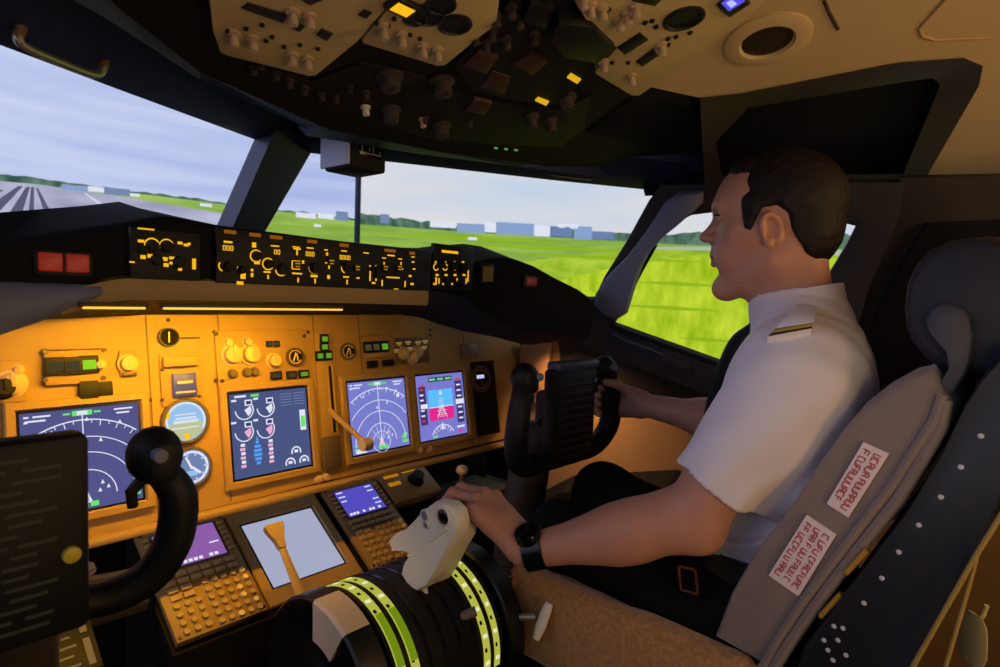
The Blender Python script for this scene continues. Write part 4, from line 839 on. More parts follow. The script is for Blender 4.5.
# ------------------------------------------------------------------ throttle quadrant
QY, QZ, QR = -.385, -.335, .145
def qp(a, r): return (QY - r*math.cos(R(a)), QZ + r*math.sin(R(a)))      # 0 deg = aft, 90 = up
quad = thing('throttle_quadrant', (.045, QY, -.85), 'black drum-topped throttle quadrant with white thrust levers and green-lit trim scales', 'throttle quadrant')
def drum(x0, x1, r, bev=.004):
    secs = []
    for x, rr in ((x0, r-bev), (x0+bev, r), (x1-bev, r), (x1, r-bev)):
        secs.append([(x, *qp(a, rr)) for a in range(-10, 191, 6)] + [(x, QY+rr, -.88), (x, QY-rr-.03, -.88)])
    q = MB(); q.loft(secs); return q
drum(-.068, .172, QR).build('housing', 'black_plastic', quad, smooth=30)
for k in range(4):
    x = .0 + k*.034; q = MB(); q.loft([[(xx, *qp(a, rr)) for xx, rr in ((x-.003, QR-.002), (x-.003, QR+.0012), (x+.003, QR+.0012), (x+.003, QR-.002))] for a in range(15, 166, 6)]); q.build('lever_slot', 'black_gloss', quad)
glow('scale_lit', (196, 198, 78), .8); glow('scale_green', (120, 150, 20), .8); glow('scale_white', (240, 240, 190), .9); mat('wheel_black', (12, 12, 13), .35); mat('wheel_white', (206, 190, 168), .5)
def band(x0, x1, a0, a1, r, name, m, parent, n=24, h=.003):
    q = MB(); q.loft([[(x0, *qp(a0+(a1-a0)*i/n, r-h)), (x0, *qp(a0+(a1-a0)*i/n, r+.001)), (x1, *qp(a0+(a1-a0)*i/n, r+.001)), (x1, *qp(a0+(a1-a0)*i/n, r-h))] for i in range(n+1)]); return q.build(name, m, parent, smooth=50)
for x0, x1 in ((-.064, -.049), (-.038, -.023), (.116, .131), (.143, .156)):
    b = band(x0, x1, -5, 118, QR+.001, 'trim_scale', 'scale_lit', quad)
    xa, xb = x0+.002, x1-.002
    for a in range(0, 116, 9): 
        q = MB(); q.loft([[(xx, *qp(a+da, QR+.0028)) for xx in (xa, xa+(xb-xa)*(.45 if a % 2 else .9))] + [(xx, *qp(a+da, QR+.0015)) for xx in (xa+(xb-xa)*(.45 if a % 2 else .9), xa)] for da in (0, 2.6)]); 
        q.build('scale_mark', 'scale_white' if a % 2 == 0 else 'black_plastic', b)
    if x0 < 0: band(x0+.001, x1-.001, 28, 62, QR+.0024, 'green_band', 'scale_green', b, h=.001)
def trim_wheel(x0, x1, a0, a1):
    q = MB(); r = .15; rs = [(x0, .012), (x0, .05), (x0+.004, .055), (x0+.004, .112), (x0, .118), (x0, r-.004), (x0+.004, r), (x1-.004, r), (x1, r-.004), (x1, .118), (x1-.004, .112), (x1-.004, .05), (x1, .012)]
    q.loft([[(x, *qp(a, rr)) for a in range(0, 360, 6)] for x, rr in rs], caps=True)
    w = q.build('trim_wheel', 'wheel_black', quad, smooth=40)
    q = MB(); N = 12; secs = []
    for i in range(N+1):
        a = a0+(a1-a0)*i/N; secs.append([(x, *qp(a, rr)) for x, rr in ((x0-.0012, .085), (x0-.0012, r-.004), (x0+.0035, r+.0012), (x1-.0035, r+.0012), (x1-.002, r-.006), (x0+.006, .085))])
    q.loft(secs); q.build('white_stripe', 'wheel_white', w, label='white stripe painted across the trim wheel rim')
    return w
trim_wheel(-.128, -.078, 58, 92)
rw = trim_wheel(.182, .226, 172, 186)
# folding crank handle on the right wheel
a, b = atX(498, 617, .200), atX(536, 617, .232); c = atX(543, 620, .236)
q = MB(); q.tube([a, b], .0075, 12); q.tube([a, lerp(a, b, .3)], .010, 12, 1); ch = q.build('crank_handle', ['metal', 'scale_lit'], rw)
q = MB(); d = np.array([.012, -.004, .030]); q.tube([c+d*1.0, c+d*.5, c-d*.4, c-d*1.1], [.008, .0105, .0105, .007], 14, flat=.7); q.build('knob', 'white_plastic', ch)
# grey bar across the drum
a, b = atX(436, 627, .055), atX(476, 611, .112); q = MB(); q.tube([a, b], .0085, 12); q.build('cutoff_lever', 'grey_knob', quad)
q = MB(); a, b = atX(395, 637, .05), atX(436, 626, .055); q.tube([a, b], .008, 10); q.build('cutoff_lever', 'black_plastic', quad)
# speed brake lever
base, tip = atX(308, 612, -.05), atX(276, 533, -.05)
d = (tip-base)/np.linalg.norm(tip-base); q = MB(); q.tube([base-d*.06, base+d*.02, base*.35+tip*.65, tip], [.011, .011, .008, .0075], 10, flat=.6); sb = q.build('speed_brake_lever', 'cdu_key', quad)
q = MB(); p = np.array([d[2], 0, 0]); u = np.array([1, 0, 0]); v = np.cross(u, d)
q.loft([[tip+d*s + u*w*cx + v*.006*cy for cx, cy in ((-1, -1), (1, -1), (1, 1), (-1, 1))] for s, w in ((-.034, .007), (-.018, .009), (-.004, .014), (.008, .0185), (.016, .019), (.019, .016))]); q.build('handle', 'cdu_key', sb, label='flat pale handle at the tip of the speed brake lever')
q = MB(); q.loft([[base-d*.02+ u*.02*cx + v*.012*cy for cx, cy in ((-1, -1), (1, -1), (1, 1), (-1, 1))], [base+d*.03+ u*.012*cx + v*.009*cy for cx, cy in ((-1, -1), (1, -1), (1, 1), (-1, 1))]]); q.build('collar', 'wheel_white', sb)
# thrust levers
LEV = [(387.6, 541), (394, 534), (404, 530), (413, 521), (422, 511), (434, 502), (446, 504), (454, 512), (457, 524), (455, 536), (447, 550), (441, 562), (434, 575), (426, 587), (416, 592), (407, 586), (401, 575), (403, 566), (409, 556), (407, 549), (400, 551), (391, 551)]
def lever(dx, name, dy=0., dz=0.):
    x0 = .03; P = [atX(*p, x0) for p in LEV]; P = [(p[1]+dy, p[2]+dz) for p in P]
    cy, cz = sum(p[0] for p in P)/len(P), sum(p[1] for p in P)/len(P)
    q = MB(); secs = []
    for s, k in ((0, .95), (.003, .985), (.007, 1.), (.027, 1.), (.031, .985), (.034, .95)): secs.append([(x0+dx+s, cy+(p[0]-cy)*k, cz+(p[1]-cz)*k) for p in P])
    q.loft(secs); lv = q.build(name, 'white_plastic', quad, smooth=45)
    a = np.array(atX(415, 588, x0)) + np.array([dx+.017, dy, dz]); b = np.array([x0+dx+.017, *qp(62, QR-.01)]); q = MB(); q.tube([a+np.array([0, 0, .02]), a, b], [.012, .010, .009], 10, flat=.6); q.build('arm', 'white_plastic', lv)
    FX = Frame((x0+dx, 0, 0), (0, -1, 0), (0, 0, 1))    # left face
    for px, py, r, m in ((443.5, 517, .0125, 'black_gloss'), (425.5, 515.5, .0075, 'grey_trim'), (427, 525, .005, 'grey_trim')):
        w = atX(px, py, x0); y, z = w[1]+dy, w[2]+dz; q = MB(); q.lathe([(r*1.45, .006), (r*1.45, -.0025), (r*1.2, -.004), (r*1.05, -.0005), (r*1.05, .004)], (x0+dx, y, z), ax='x', n=24); rg = q.build('button_ring', 'white_plastic', lv)
        q = MB(); q.ell((x0+dx-.0008, y, z), (.0035, r, r), n=16); q.build('button', m, rg)
    w = [atX(*p, x0) for p in ((430, 540), (448, 528))]; q = MB(); q.tube([np.array(w[0])+[dx-.001, dy, dz], np.array(w[1])+[dx-.001, dy, dz]], .004, 8); q.build('ridge', 'white_plastic', lv)
lever(0, 'thrust_lever'); lever(.050, 'thrust_lever', .03, -.026)
q = MB(); q.box((.05, -.70, -.40), (.30, .22, .05), 0, .006); q.box((.05, -.71, -.64), (.29, .20, .5)); tag(q.build('aft_pedestal', 'black_matte'), 'black aft pedestal block behind the throttle quadrant', 'pedestal')
# ------------------------------------------------------------------ beige kick panel and corner pillar on the right
mb = MB(); mb.solid([Sw(*p, .006) for p in ((520, 346), (556, 336), (566, 400), (600, 420), (700, 400), (860, 440), (900, 700), (640, 760), (505, 640), (512, 420))], -SN*.03)
struct(mb.build('wall_right_lower', 'side_beige', smooth=0))
mb = MB(); mb.solid([Sw(*p, .012) for p in ((523, 343), (552, 337), (553, 388), (540, 400), (518, 400))], SN*.02, bev=.006); struct(mb.build('trim_corner_pillar', mat('pillar_beige', (196, 150, 108), .6)))
mb = MB(); mb.solid([Sw(*p, .01) for p in ((575, 474), (680, 468), (690, 478), (690, 560), (480, 560), (480, 500), (540, 492))], SN*.10, bev=.01); tag(mb.build('side_locker', 'black_matte'), 'black low locker on the floor along the right side wall beyond the pilot\'s knees', 'locker')

# ------------------------------------------------------------------ control wheels
def wheel(cx, cy, cz, label, hx=1., hz=1., tilt=0.):
    F = Frame((cx, cy, cz), (1, 0, 0), (0, math.sin(tilt), math.cos(tilt)))
    t = thing('control_wheel', F.W(0, -.1, -.05), label, 'control wheel', 'control wheels')
    q = MB(F); q.box((0, -.055, -.03), (.17 if hx == 1 else .09, .10, .07), 0, .018); q.box((0, -.02, -.045), (.07, .16, .05), 0, .012); q.build('hub', 'black_plastic', t)
    for s in (-1, 1):
        path = spline([(s*.02, -.085, -.02), (s*.09*hx, -.098, -.018), (s*.15*hx, -.085, -.008), (s*.182*hx, -.045, .004), (s*.188*hx, .01*hz, .010), (s*.178*hx, .06*hz, .008), (s*.162*hx, .095*hz, .0)], 6)
        L = len(path); q = MB(F); q.tube(path, [.021*(1 if hx == 1 else .8)+.005*math.sin(i/(L-1)*3.1) for i in range(L)], 14); h = q.build('horn', 'black_plastic', t)
        q = MB(F); ht = .105*hz+(.0 if hz == 1 else .012); c = (s*.158*hx, ht, .0); q.ell(c, (.030, .034, .032), n=18); q.box((s*.160*hx, ht-.005, .012), (.035, .05, .04), 0, .012); q.build('grip_head', 'black_plastic', h)
        q = MB(F); q.cyl((s*.150*hx, ht+.007, .026), (s*.150*hx, ht+.007, .04), .008, n=12, bev=.002); q.build('trim_switch', 'grey_trim', h)
        q = MB(F); q.tube([(s*.150*hx, ht-.018, .0), (s*.128*hx, ht-.040, -.004), (s*.130*hx, ht-.058, -.004)], [.008, .007, .006], 8); q.build('trigger', 'dark_metal', h)
    return t, F
t, F = wheel(.515, -.40, .03, 'black two-horned control wheel held by the pilot\'s hand, with a ribbed clip plate')
a, b = F.at(553, 371, .02), F.at(591, 458, .02)
q = MB(F); q.box(((a[0]+b[0])/2, (a[1]+b[1])/2, .01), (abs(b[0]-a[0]), abs(b[1]-a[1]), .03), 0, .006); pt = q.build('clip_plate', 'black_plastic', t)
q = MB(F); w = abs(b[0]-a[0])
for k in range(10): q.box(((a[0]+b[0])/2, b[1]+.025+k*.018, .026), (w*.80, .006, .004), 0, .001)
q.build('ribs', 'dark_metal', pt)
q = MB(F); q.box(((a[0]+b[0])/2+.01, a[1]+.006, .01), (w*.95, .022, .04), 0, .006); q.build('clip', mat('clip_blue', (58, 62, 84), .5), pt)
q = MB(); q.tube([(.515, -.35, -.04), (.515, -.30, -.10), (.515, -.26, -.35), (.515, -.24, -.88)], [.04, .05, .055, .06], 16); q.build('column', mat('column_grey', (60, 52, 46), .5), t)
t, F = wheel(-.505, -.45, .045, 'black captain\'s control wheel in the near left corner, dark and out of focus', .77, .50)
q = MB(F); q.box((-.035, .005, .02), (.165, .205, .04), 0, .008); pt = q.build('clip_plate', 'black_plastic', t)
q = MB(F)
for k in range(17):
    y = .09-k*.0105; x0 = -.10; 
    for j in range(3):
        w = random.uniform(.02, .042); q.rect(x0, y-.0018, x0+w, y+.0018, .0402); x0 += w+random.uniform(.006, .012)
q.build('printed_lines', mat('print_dim', (52, 58, 50), .6), pt, smooth=0)
q = MB(F); q.cyl((.030, -.014, .036), (.030, -.014, .046), .0085, n=14, bev=.002); q.build('stud', mat('stud_yellow', (214, 190, 60), .4), pt, label='small yellow stud on the clip plate')
q = MB(); q.tube([(-.505, -.40, -.03), (-.505, -.35, -.10), (-.505, -.31, -.35), (-.505, -.29, -.88)], [.04, .05, .055, .06], 16); q.build('column', 'column_grey', t)

# ------------------------------------------------------------------ first officer's seat
mat('seat_grey', (128, 112, 106), .85, noise=.06, nscale=30, bump=.25, bscale=600, sheen=.3); mat('seat_shell', (22, 23, 32), .5, noise=.08, nscale=9, bump=.1, bscale=300); mat('headrest_navy', (26, 27, 42), .65, bump=.1, bscale=300)
mat('headrest_strap', (64, 62, 74), .6); mat('fleece', (176, 126, 74), .95, noise=.25, nscale=120, bump=.8, bscale=420, sheen=.5); mat('label_white', (226, 206, 204), .6); mat('label_red', (176, 66, 78), .6); mat('clip_gold', (196, 150, 60), .4, metal=.4)
seat = thing('cockpit_chair', (.48, -.85, -.90), 'first officer\'s seat with a grey padded back, fleece cushion and dark studded shell', 'seat')
SX0, SX1 = .25, .71
front = [(712, 640), (728, 597), (752, 555), (786, 512), (814, 469), (843, 428), (866, 402), (890, 383), (914, 370)]
rear = [(775, 676), (795, 645), (818, 612), (843, 578), (875, 538), (904, 502), (928, 462), (946, 430), (950, 402)]
fy = [atX(*p, SX0)[1:] for p in front]; ry = [atX(*p, SX0)[1:] for p in rear]
prof_n = len(front)
def padsec(x, rec, shrink):
    fr = [(y-rec*math.sin(math.pi*min(1, (i+.6)/prof_n)), z) for i, (y, z) in enumerate(fy)]
    pts = fr + [((fr[-1][0]+ry[-1][0])/2, fr[-1][1]+.006)] + ry[::-1]
    cy, cz = sum(p[0] for p in pts)/len(pts), sum(p[1] for p in pts)/len(pts)
    return [(x, cy+(p[0]-cy)*shrink, cz+(p[1]-cz)*shrink) for p in pts]
q = MB(); q.loft([padsec(SX0+dx, r, s) for dx, r, s in ((0, 0, .93), (.004, 0, .965), (.014, 0, .995), (.035, .0, 1.0), (.065, .012, 1.), (.095, .04, 1.), (.23, .055, 1.), (.365, .04, 1.), (.395, .012, 1.), (.43, 0, 1.), (.446, 0, .985), (.46, 0, .94))])
back = q.build('backrest', 'seat_grey', seat, smooth=50)
q = MB()      # piping along the side seam
mid = [lerp(a, b, .80) for a, b in zip(fy, ry)]
q.tube([(SX0-.001, y, z) for y, z in mid], .006, 8); q.tube([(SX0+.002, y+.004, z) for y, z in [lerp(a, b, .97) for a, b in zip(fy, ry)]], .008, 8); q.build('piping', 'seat_grey', back)
FS_ = Frame((SX0, 0, 0), (0, -1, 0), (0, 0, 1))       # outer side of the back, seen by the camera
def lab(px, rows, name, seed, parent):
    random.seed(seed); P = [FS_.at(*p, .006) for p in px]; q = MB(FS_); q.prism(P, .0012, .0045, 0, .0005)
    A, B, Cc, D = [np.array(p) for p in P]       # A top-left, B top-right, Cc bottom-right, D bottom-left, text runs A->D
    for r in range(rows):
        u0 = (r+.62)/(rows+.35); t_ = .08
        while t_ < .9:
            w = random.uniform(.035, .06); a = A*(1-u0)+B*u0; d = D*(1-u0)+Cc*u0; p0, p1 = a+(d-a)*t_, a+(d-a)*(t_+w)
            hh = (B-A)/np.linalg.norm(B-A)*np.linalg.norm(B-A)/(rows+.4)*.30
            k = random.choice((0, 1, 2, 3)); st = .0016
            q.seg(*(p0-hh), *(p0+hh), st, .0045, 1)
            if k in (0, 1, 3): q.seg(*(p0+hh), *(p1+hh), st, .0045, 1)
            if k in (1, 2): q.seg(*(p0-hh), *(p1-hh), st, .0045, 1)
            if k in (0, 3): q.seg(*p0, *p1, st, .0045, 1)
            if k in (2, 3): q.seg(*(p1-hh), *(p1+hh), st, .0045, 1)
            t_ += w+.022 + (.03 if random.random() < .2 else 0)
    q.build(name, ['label_white', 'label_red'], parent, smooth=0)
lab([(863, 442), (889, 454), (848, 518), (826, 504)], 2, 'warning_label', 2, back)
lab([(806, 515), (836, 535), (798, 597), (768, 576)], 3, 'warning_label', 4, back)
for p in ((857, 561), (831, 605)):
    w = atX(*p, SX0-.004); d = np.array([0, .035, -.062])/7.1*1.0; q = MB(); q.tube([w-d*2.2, w+d*2.2], .0065, 8, flat=.6); q.build('clip', 'clip_gold', back)
# shell behind the pad
sh_f = [atX(*p, .24)[1:] for p in ((790, 690), (800, 652), (846, 590), (906, 512), (942, 452), (966, 402), (985, 372), (1010, 345))]
sh_r = [atX(*p, .24)[1:] for p in ((885, 740), (916, 668), (950, 612), (985, 540), (1015, 470), (1035, 410), (1050, 370), (1055, 340))]
q = MB(); 
def shsec(x, s):
    pts = sh_f+sh_r[::-1]; cy, cz = sum(p[0] for p in pts)/len(pts), sum(p[1] for p in pts)/len(pts); return [(x, cy+(p[0]-cy)*s, cz+(p[1]-cz)*s) for p in pts]
q.loft([shsec(.238, .94), shsec(.242, .98), shsec(.255, 1), shsec(.705, 1), shsec(.72, .95)]); sh = q.build('shell', 'seat_shell', seat, smooth=40)
for p in ((981, 436), (961, 467), (941, 497), (919, 525), (899, 552), (882, 578), (864, 603), (843, 628), (834, 626), (828, 650), (846, 655), (824, 640), (838, 640), (833, 660)):
    w = atX(*p, .2385); q = MB(); q.lathe([(.0036, .002), (.003, -.0012), (.0002, -.0022)], (w[0], w[1], w[2]), ax='x', n=10); q.build('stud', mat('stud_white', (186, 186, 196), .4) if 'stud_white' not in MATS else 'stud_white', sh)
# headrest
hr = [(902, 306), (905, 283), (914, 264), (928, 248), (950, 238), (985, 234), (1030, 236), (1050, 262), (1050, 330), (1020, 372), (978, 380), (944, 374), (926, 362), (911, 345), (904, 328)]
P = [atX(*p, .28)[1:] for p in hr]; cy, cz = sum(p[0] for p in P)/len(P), sum(p[1] for p in P)/len(P)
q = MB(); q.loft([[(x, cy+(p[0]-cy)*s, cz+(p[1]-cz)*s) for p in P] for x, s in ((.275, .80), (.280, .91), (.295, .98), (.32, 1.), (.62, 1.), (.645, .98), (.66, .91), (.665, .80))]); hd_ = q.build('headrest', 'headrest_navy', seat, smooth=60)
st_ = [(926, 320), (932, 309), (944, 304), (958, 305), (968, 313), (973, 335), (971, 360), (964, 378), (953, 393), (944, 396), (941, 386), (950, 370), (947, 352), (938, 342), (930, 332)]
P = [atX(*p, .27)[1:] for p in st_]; q = MB(); cy, cz = sum(p[0] for p in P)/len(P), sum(p[1] for p in P)/len(P)
q.loft([[(x, cy+(p[0]-cy)*s, cz+(p[1]-cz)*s) for p in P] for x, s in ((.262, .9), (.266, 1.), (.286, 1.))]); q.build('headrest_bracket', 'headrest_strap', hd_, smooth=50)
# cushion with a fleece cover: fine lumpy surface
def fleece(x0, x1, y0, y1, z0, z1, name, parent, seed):
    b = bmesh.new(); bmesh.ops.create_cube(b, size=1)
    for v in b.verts: v.co = Vector(((x0+x1)/2+v.co.x*(x1-x0), (y0+y1)/2+v.co.y*(y1-y0), (z0+z1)/2+v.co.z*(z1-z0)))
    bmesh.ops.bevel(b, geom=list(b.edges), offset=.035, segments=4, affect='EDGES', profile=.5)
    bmesh.ops.subdivide_edges(b, edges=list(b.edges), cuts=5, use_grid_fill=True)
    from mathutils import noise as mn
    for v in b.verts:
        u = (v.co.x-(x0+x1)/2)/((x1-x0)/2)
        if v.co.z > z0+.06: v.co.z -= .06*max(0, 1-(abs(u)/.72)**4)
        k = mn.noise(v.co*75)*.005 + mn.noise(v.co*160+Vector((3, 1, 2)))*.004
        v.co += v.normal*k
    q = MB(); q.bm(b); return q.build(name, 'fleece', parent, smooth=180)
fleece(.255, .715, -.93, -.445, -.40, -.222, 'cushion', seat, 1)
q = MB(); q.box((.48, -.68, -.45), (.42, .46, .09), 0, .02); q.box((.48, -.70, -.68), (.30, .34, .42), 0, .02); q.build('base', 'black_plastic', seat)
# lap belt slots, straps behind the seat
mat('cord_ochre', (150, 122, 56), .7)
A = [atX(*p, .226) for p in ((1010, 500), (998, 520), (975, 557), (945, 610), (912, 668))]
q = MB(); q.tube(A, .0028, 8); tag(q.build('strap_cord', 'cord_ochre'), 'longer ochre cord slanting down behind the seat shell, upper of two', 'cord', 'cords behind the seat')
A = [atX(*p, .231) for p in ((978, 552), (968, 590), (955, 635), (944, 672))]
q = MB(); q.tube(A, .0022, 8); tag(q.build('strap_cord', 'cord_ochre'), 'shorter ochre cord branching off the longer one behind the seat shell', 'cord', 'cords behind the seat')
w = atX(973, 636, .42); t = thing('cloth_tag', w-np.array([0, 0, .03]), 'small cream cloth bag hanging behind the seat in the bottom right corner', 'bag')
q = MB(); q.loft([[w+np.array([.018*math.cos(a)*s, .016*math.cos(a)*s+.006*math.sin(a)*s, z]) for a in [R(k) for k in range(0, 360, 30)]] for z, s in ((-.04, .75), (-.02, 1.05), (.0, 1.), (.02, .9), (.032, .5))]); q.build('bag', mat('cloth_cream', (196, 180, 130), .8), t)
q = MB(); q.tube([w+np.array([0, -.008, .03]), w+np.array([-.004, -.012, .05])], .003, 8); q.build('loop', 'cloth_cream', t)
# ------------------------------------------------------------------ the pilot: smooth blended volumes turned into one skin
import openvdb as vdb
class Vol:
    def __init__(s, lo, hi, h):
        s.lo = np.array(lo, float); s.h = h; s.n = np.ceil((np.array(hi)-s.lo)/h).astype(int)+1; s.f = np.full(s.n, .05, np.float32)
    def grid(s, mn, mx):
        a = np.clip(np.floor((mn-s.lo)/s.h).astype(int), 0, s.n); b = np.clip(np.ceil((mx-s.lo)/s.h).astype(int)+1, 0, s.n)
        if (b <= a).any(): return None
        ax = [s.lo[i]+s.h*np.arange(a[i], b[i], dtype=np.float32) for i in range(3)]
        return (slice(a[0], b[0]), slice(a[1], b[1]), slice(a[2], b[2])), np.stack(np.meshgrid(*ax, indexing='ij'), -1).astype(np.float32)
    def apply(s, sl, d, k, op):
        A = s.f[sl]
        if op == 'add': h = np.maximum(k-np.abs(A-d), 0)/k; s.f[sl] = np.minimum(A, d)-h*h*k*.25
        elif op == 'sub': d = -d; h = np.maximum(k-np.abs(A-d), 0)/k; s.f[sl] = np.maximum(A, d)+h*h*k*.25
    def cone(s, a, b, ra, rb=None, k=.015, op='add', flat=None):
        rb = ra if rb is None else rb; a, b = np.array(a, float), np.array(b, float); m = max(ra, rb)+k+.03
        g = s.grid(np.minimum(a, b)-m, np.maximum(a, b)+m)
        if g is None: return
        sl, P = g; ab = b-a; L2 = ab@ab+1e-12; q = P-a; t = np.clip((q@ab.astype(np.float32))/L2, 0, 1); c = q-t[..., None]*ab.astype(np.float32)
        if flat is not None:   # squash along a direction
            n = np.array(flat[0], float); n /= np.linalg.norm(n); c = c + (c@n.astype(np.float32))[..., None]*n.astype(np.float32)*(1/flat[1]-1)
        s.apply(sl, np.linalg.norm(c, axis=-1)-(ra+(rb-ra)*t), k, op)
    def ell(s, c, r, k=.015, op='add', rot=None):
        c = np.array(c, float); r = np.array(r, float); m = r.max()+k+.03; g = s.grid(c-m, c+m)
        if g is None: return
        sl, P = g; q = P-c.astype(np.float32)
        if rot is not None: q = q@np.array(rot, np.float32)
        k0 = np.linalg.norm(q/r.astype(np.float32), axis=-1); k1 = np.linalg.norm(q/(r*r).astype(np.float32), axis=-1)+1e-6
        s.apply(sl, k0*(k0-1)/k1, k, op)
    def coords(s): return np.stack(np.meshgrid(*[s.lo[i]+s.h*np.arange(s.n[i], dtype=np.float32) for i in range(3)], indexing='ij'), -1)
    def mesh(s):
        g = vdb.FloatGrid(); g.background = .05; g.copyFromArray(s.f); p, q = g.convertToQuads(0.0)
        return p.astype(float)*s.h+s.lo, q
def skin(name, m, parent, parts, smooth_it=0, post=None):
    mb = MB(); 
    for v in parts: p, q = v.mesh(); mb.v += [tuple(x) for x in p]; k = len(mb.v)-len(p); mb.f += [[int(i)+k for i in f] for f in q]; mb.mi += [0]*len(q)
    if post: post(mb)
    o = mb.build(name, m, parent, smooth=180); 
    return o
def rotz(a): c, s = math.cos(a), math.sin(a); return np.array([[c, -s, 0], [s, c, 0], [0, 0, 1]])
def rotx(a): c, s = math.cos(a), math.sin(a); return np.array([[1, 0, 0], [0, c, -s], [0, s, c]])
def roty(a): c, s = math.cos(a), math.sin(a); return np.array([[c, 0, s], [0, 1, 0], [-s, 0, c]])
mat('skin', (190, 136, 114), .5, spec=.35, noise=.05, nscale=30, bump=.06, bscale=900, sss=.12); mat('lips', (176, 104, 98), .45, sss=.1); mat('nail', (214, 170, 150), .35)
mat('hair', (20, 12, 11), .55, spec=.3, noise=.4, nscale=220, bump=.5, bscale=700); mat('eye_white', (200, 192, 186), .2); mat('iris', (58, 46, 36), .15); mat('lash', (26, 18, 16), .6)
mat('shirt', (226, 216, 222), .75, noise=.02, nscale=20, bump=.12, bscale=1200, sheen=.15); mat('tie_black', (10, 10, 13), .55, bump=.15, bscale=1500); mat('trousers', (10, 10, 12), .85, spec=.2, bump=.2, bscale=900); mat('belt', (16, 12, 10), .4); mat('buckle_rust', (150, 74, 50), .35, metal=.6); mat('watch_black', (10, 10, 12), .3); mat('gold_stripe', (214, 176, 84), .4, metal=.3); mat('stripe_black', (18, 17, 20), .6)
pil = thing('person', (.48, -.88, -.90), 'seated person in a white short-sleeved pilot shirt and black tie, hand on the thrust levers', 'person')
H = np.array([.440, -.858, .437]); HR = rotz(R(13)) @ rotx(R(-2)); HS = 1.0
def hp(x, y, z): return H + HR @ (np.array([x, y, z])*HS)
V = Vol((.30, -1.04, .20), (.60, -.70, .60), .0024)
def hc(a, b, ra, rb=None, k=.012, op='add', **kw): V.cone(hp(*a), hp(*b), ra*HS, None if rb is None else rb*HS, k, op, **kw)
def he(c, r, k=.012, op='add', rot=None): V.ell(hp(*c), np.array(r)*HS, k, op, HR if rot is None else HR @ rot)
he((0, -.016, .040), (.075, .092, .082)); he((0, .022, .052), (.066, .066, .062), .03)
he((0, .028, -.028), (.056, .062, .082), .03); he((0, -.005, -.012), (.066, .07, .06), .03)
for s in (-1, 1):
    hc((s*.054, -.008, -.056), (s*.014, .066, -.100), .018, .016, .022); hc((s*.046, .045, -.008), (s*.058, .01, -.006), .017, .014, .025)
    he((s*.030, .066, -.045), (.018, .016, .022), .02)
hc((-.010, .074, -.098), (.010, .074, -.098), .0165, .0165, .018)
U = .010     # facial features sit this much higher
hc((-.036, .0735, .034+U), (.036, .0735, .034+U), .0135, .0135, .016); he((0, .081, .033+U), (.018, .012, .014), .014)
for s in (-1, 1): V.ell(hp(s*.032, .092, .013+U), np.array((.019, .017, .0135))*HS, .012, 'sub', HR)
hc((0, .078, .022+U), (0, .1030, -.014+U), .0070, .0098, .010); he((0, .1065, -.0165+U), (.0100, .0105, .0088), .006)
for s in (-1, 1): he((s*.0115, .0925, -.022+U), (.0075, .0105, .008), .006); V.ell(hp(s*.006, .0985, -.028+U), np.array((.003, .0045, .003))*HS, .003, 'sub', HR)
hc((0, .084, -.031+U), (0, .0865, -.045+U), .009, .011, .012)
hc((-.019, .079, -.0535+U), (0, .0910, -.0505+U), .0038, .0058, .005); hc((.019, .079, -.0535+U), (0, .0910, -.0505+U), .0038, .0058, .005)
hc((-.017, .078, -.0625+U), (0, .0890, -.0640+U), .004, .0066, .005); hc((.017, .078, -.0625+U), (0, .0890, -.0640+U), .004, .0066, .005)
hc((-.022, .084, -.0575+U), (.022, .084, -.0575+U), .0013, .0013, .003, 'sub'); hc((-.014, .088, -.0775+U), (.014, .088, -.0775+U), .004, .004, .009, 'sub')
for s in (-1, 1):     # eyelids over the eyeball, ears
    V.ell(hp(s*.0315, .0715, .0135+U), np.array((.0145, .0135, .0125))*HS, .004, 'add', HR); hc((s*.018, .0800, .0150+U), (s*.046, .0735, .0135+U), .0020, .0018, .003, 'sub'); hc((s*.018, .0775, .0235+U), (s*.044, .073, .0215+U), .0032, .003, .006)
    er = roty(s*R(10)) @ rotx(R(-14)) @ rotz(s*R(-22)); ec = np.array((s*.0755, -.006, -.006))
    he(ec, (.0065, .0165, .0265), .006, rot=er); he(ec+np.array((s*.004, .002, -.022)), (.006, .008, .009), .006)
    for a0 in range(-60, 230, 24):
        p0 = ec + er @ np.array((s*.006, .0135*math.cos(R(a0)), .0222*math.sin(R(a0)))); p1 = ec + er @ np.array((s*.006, .0135*math.cos(R(a0+24)), .0222*math.sin(R(a0+24)))); hc(p0, p1, .0042, .0042, .003)
    V.ell(hp(*(ec+er @ np.array((s*.0085, .001, .003)))), np.array((.0065, .0085, .0145))*HS, .004, 'sub', HR @ er); V.ell(hp(*(ec+er @ np.array((s*.0095, .0075, -.007)))), np.array((.006, .0055, .007))*HS, .003, 'sub', HR @ er)
hc((0, -.035, -.04), (0, -.052, -.17), .050, .055, .03); hc((0, .0, -.075), (0, -.03, -.16), .038, .046, .03)
for s in (-1, 1): hc((s*.05, -.035, -.03), (s*.02, .0, -.15), .013, .012, .02)
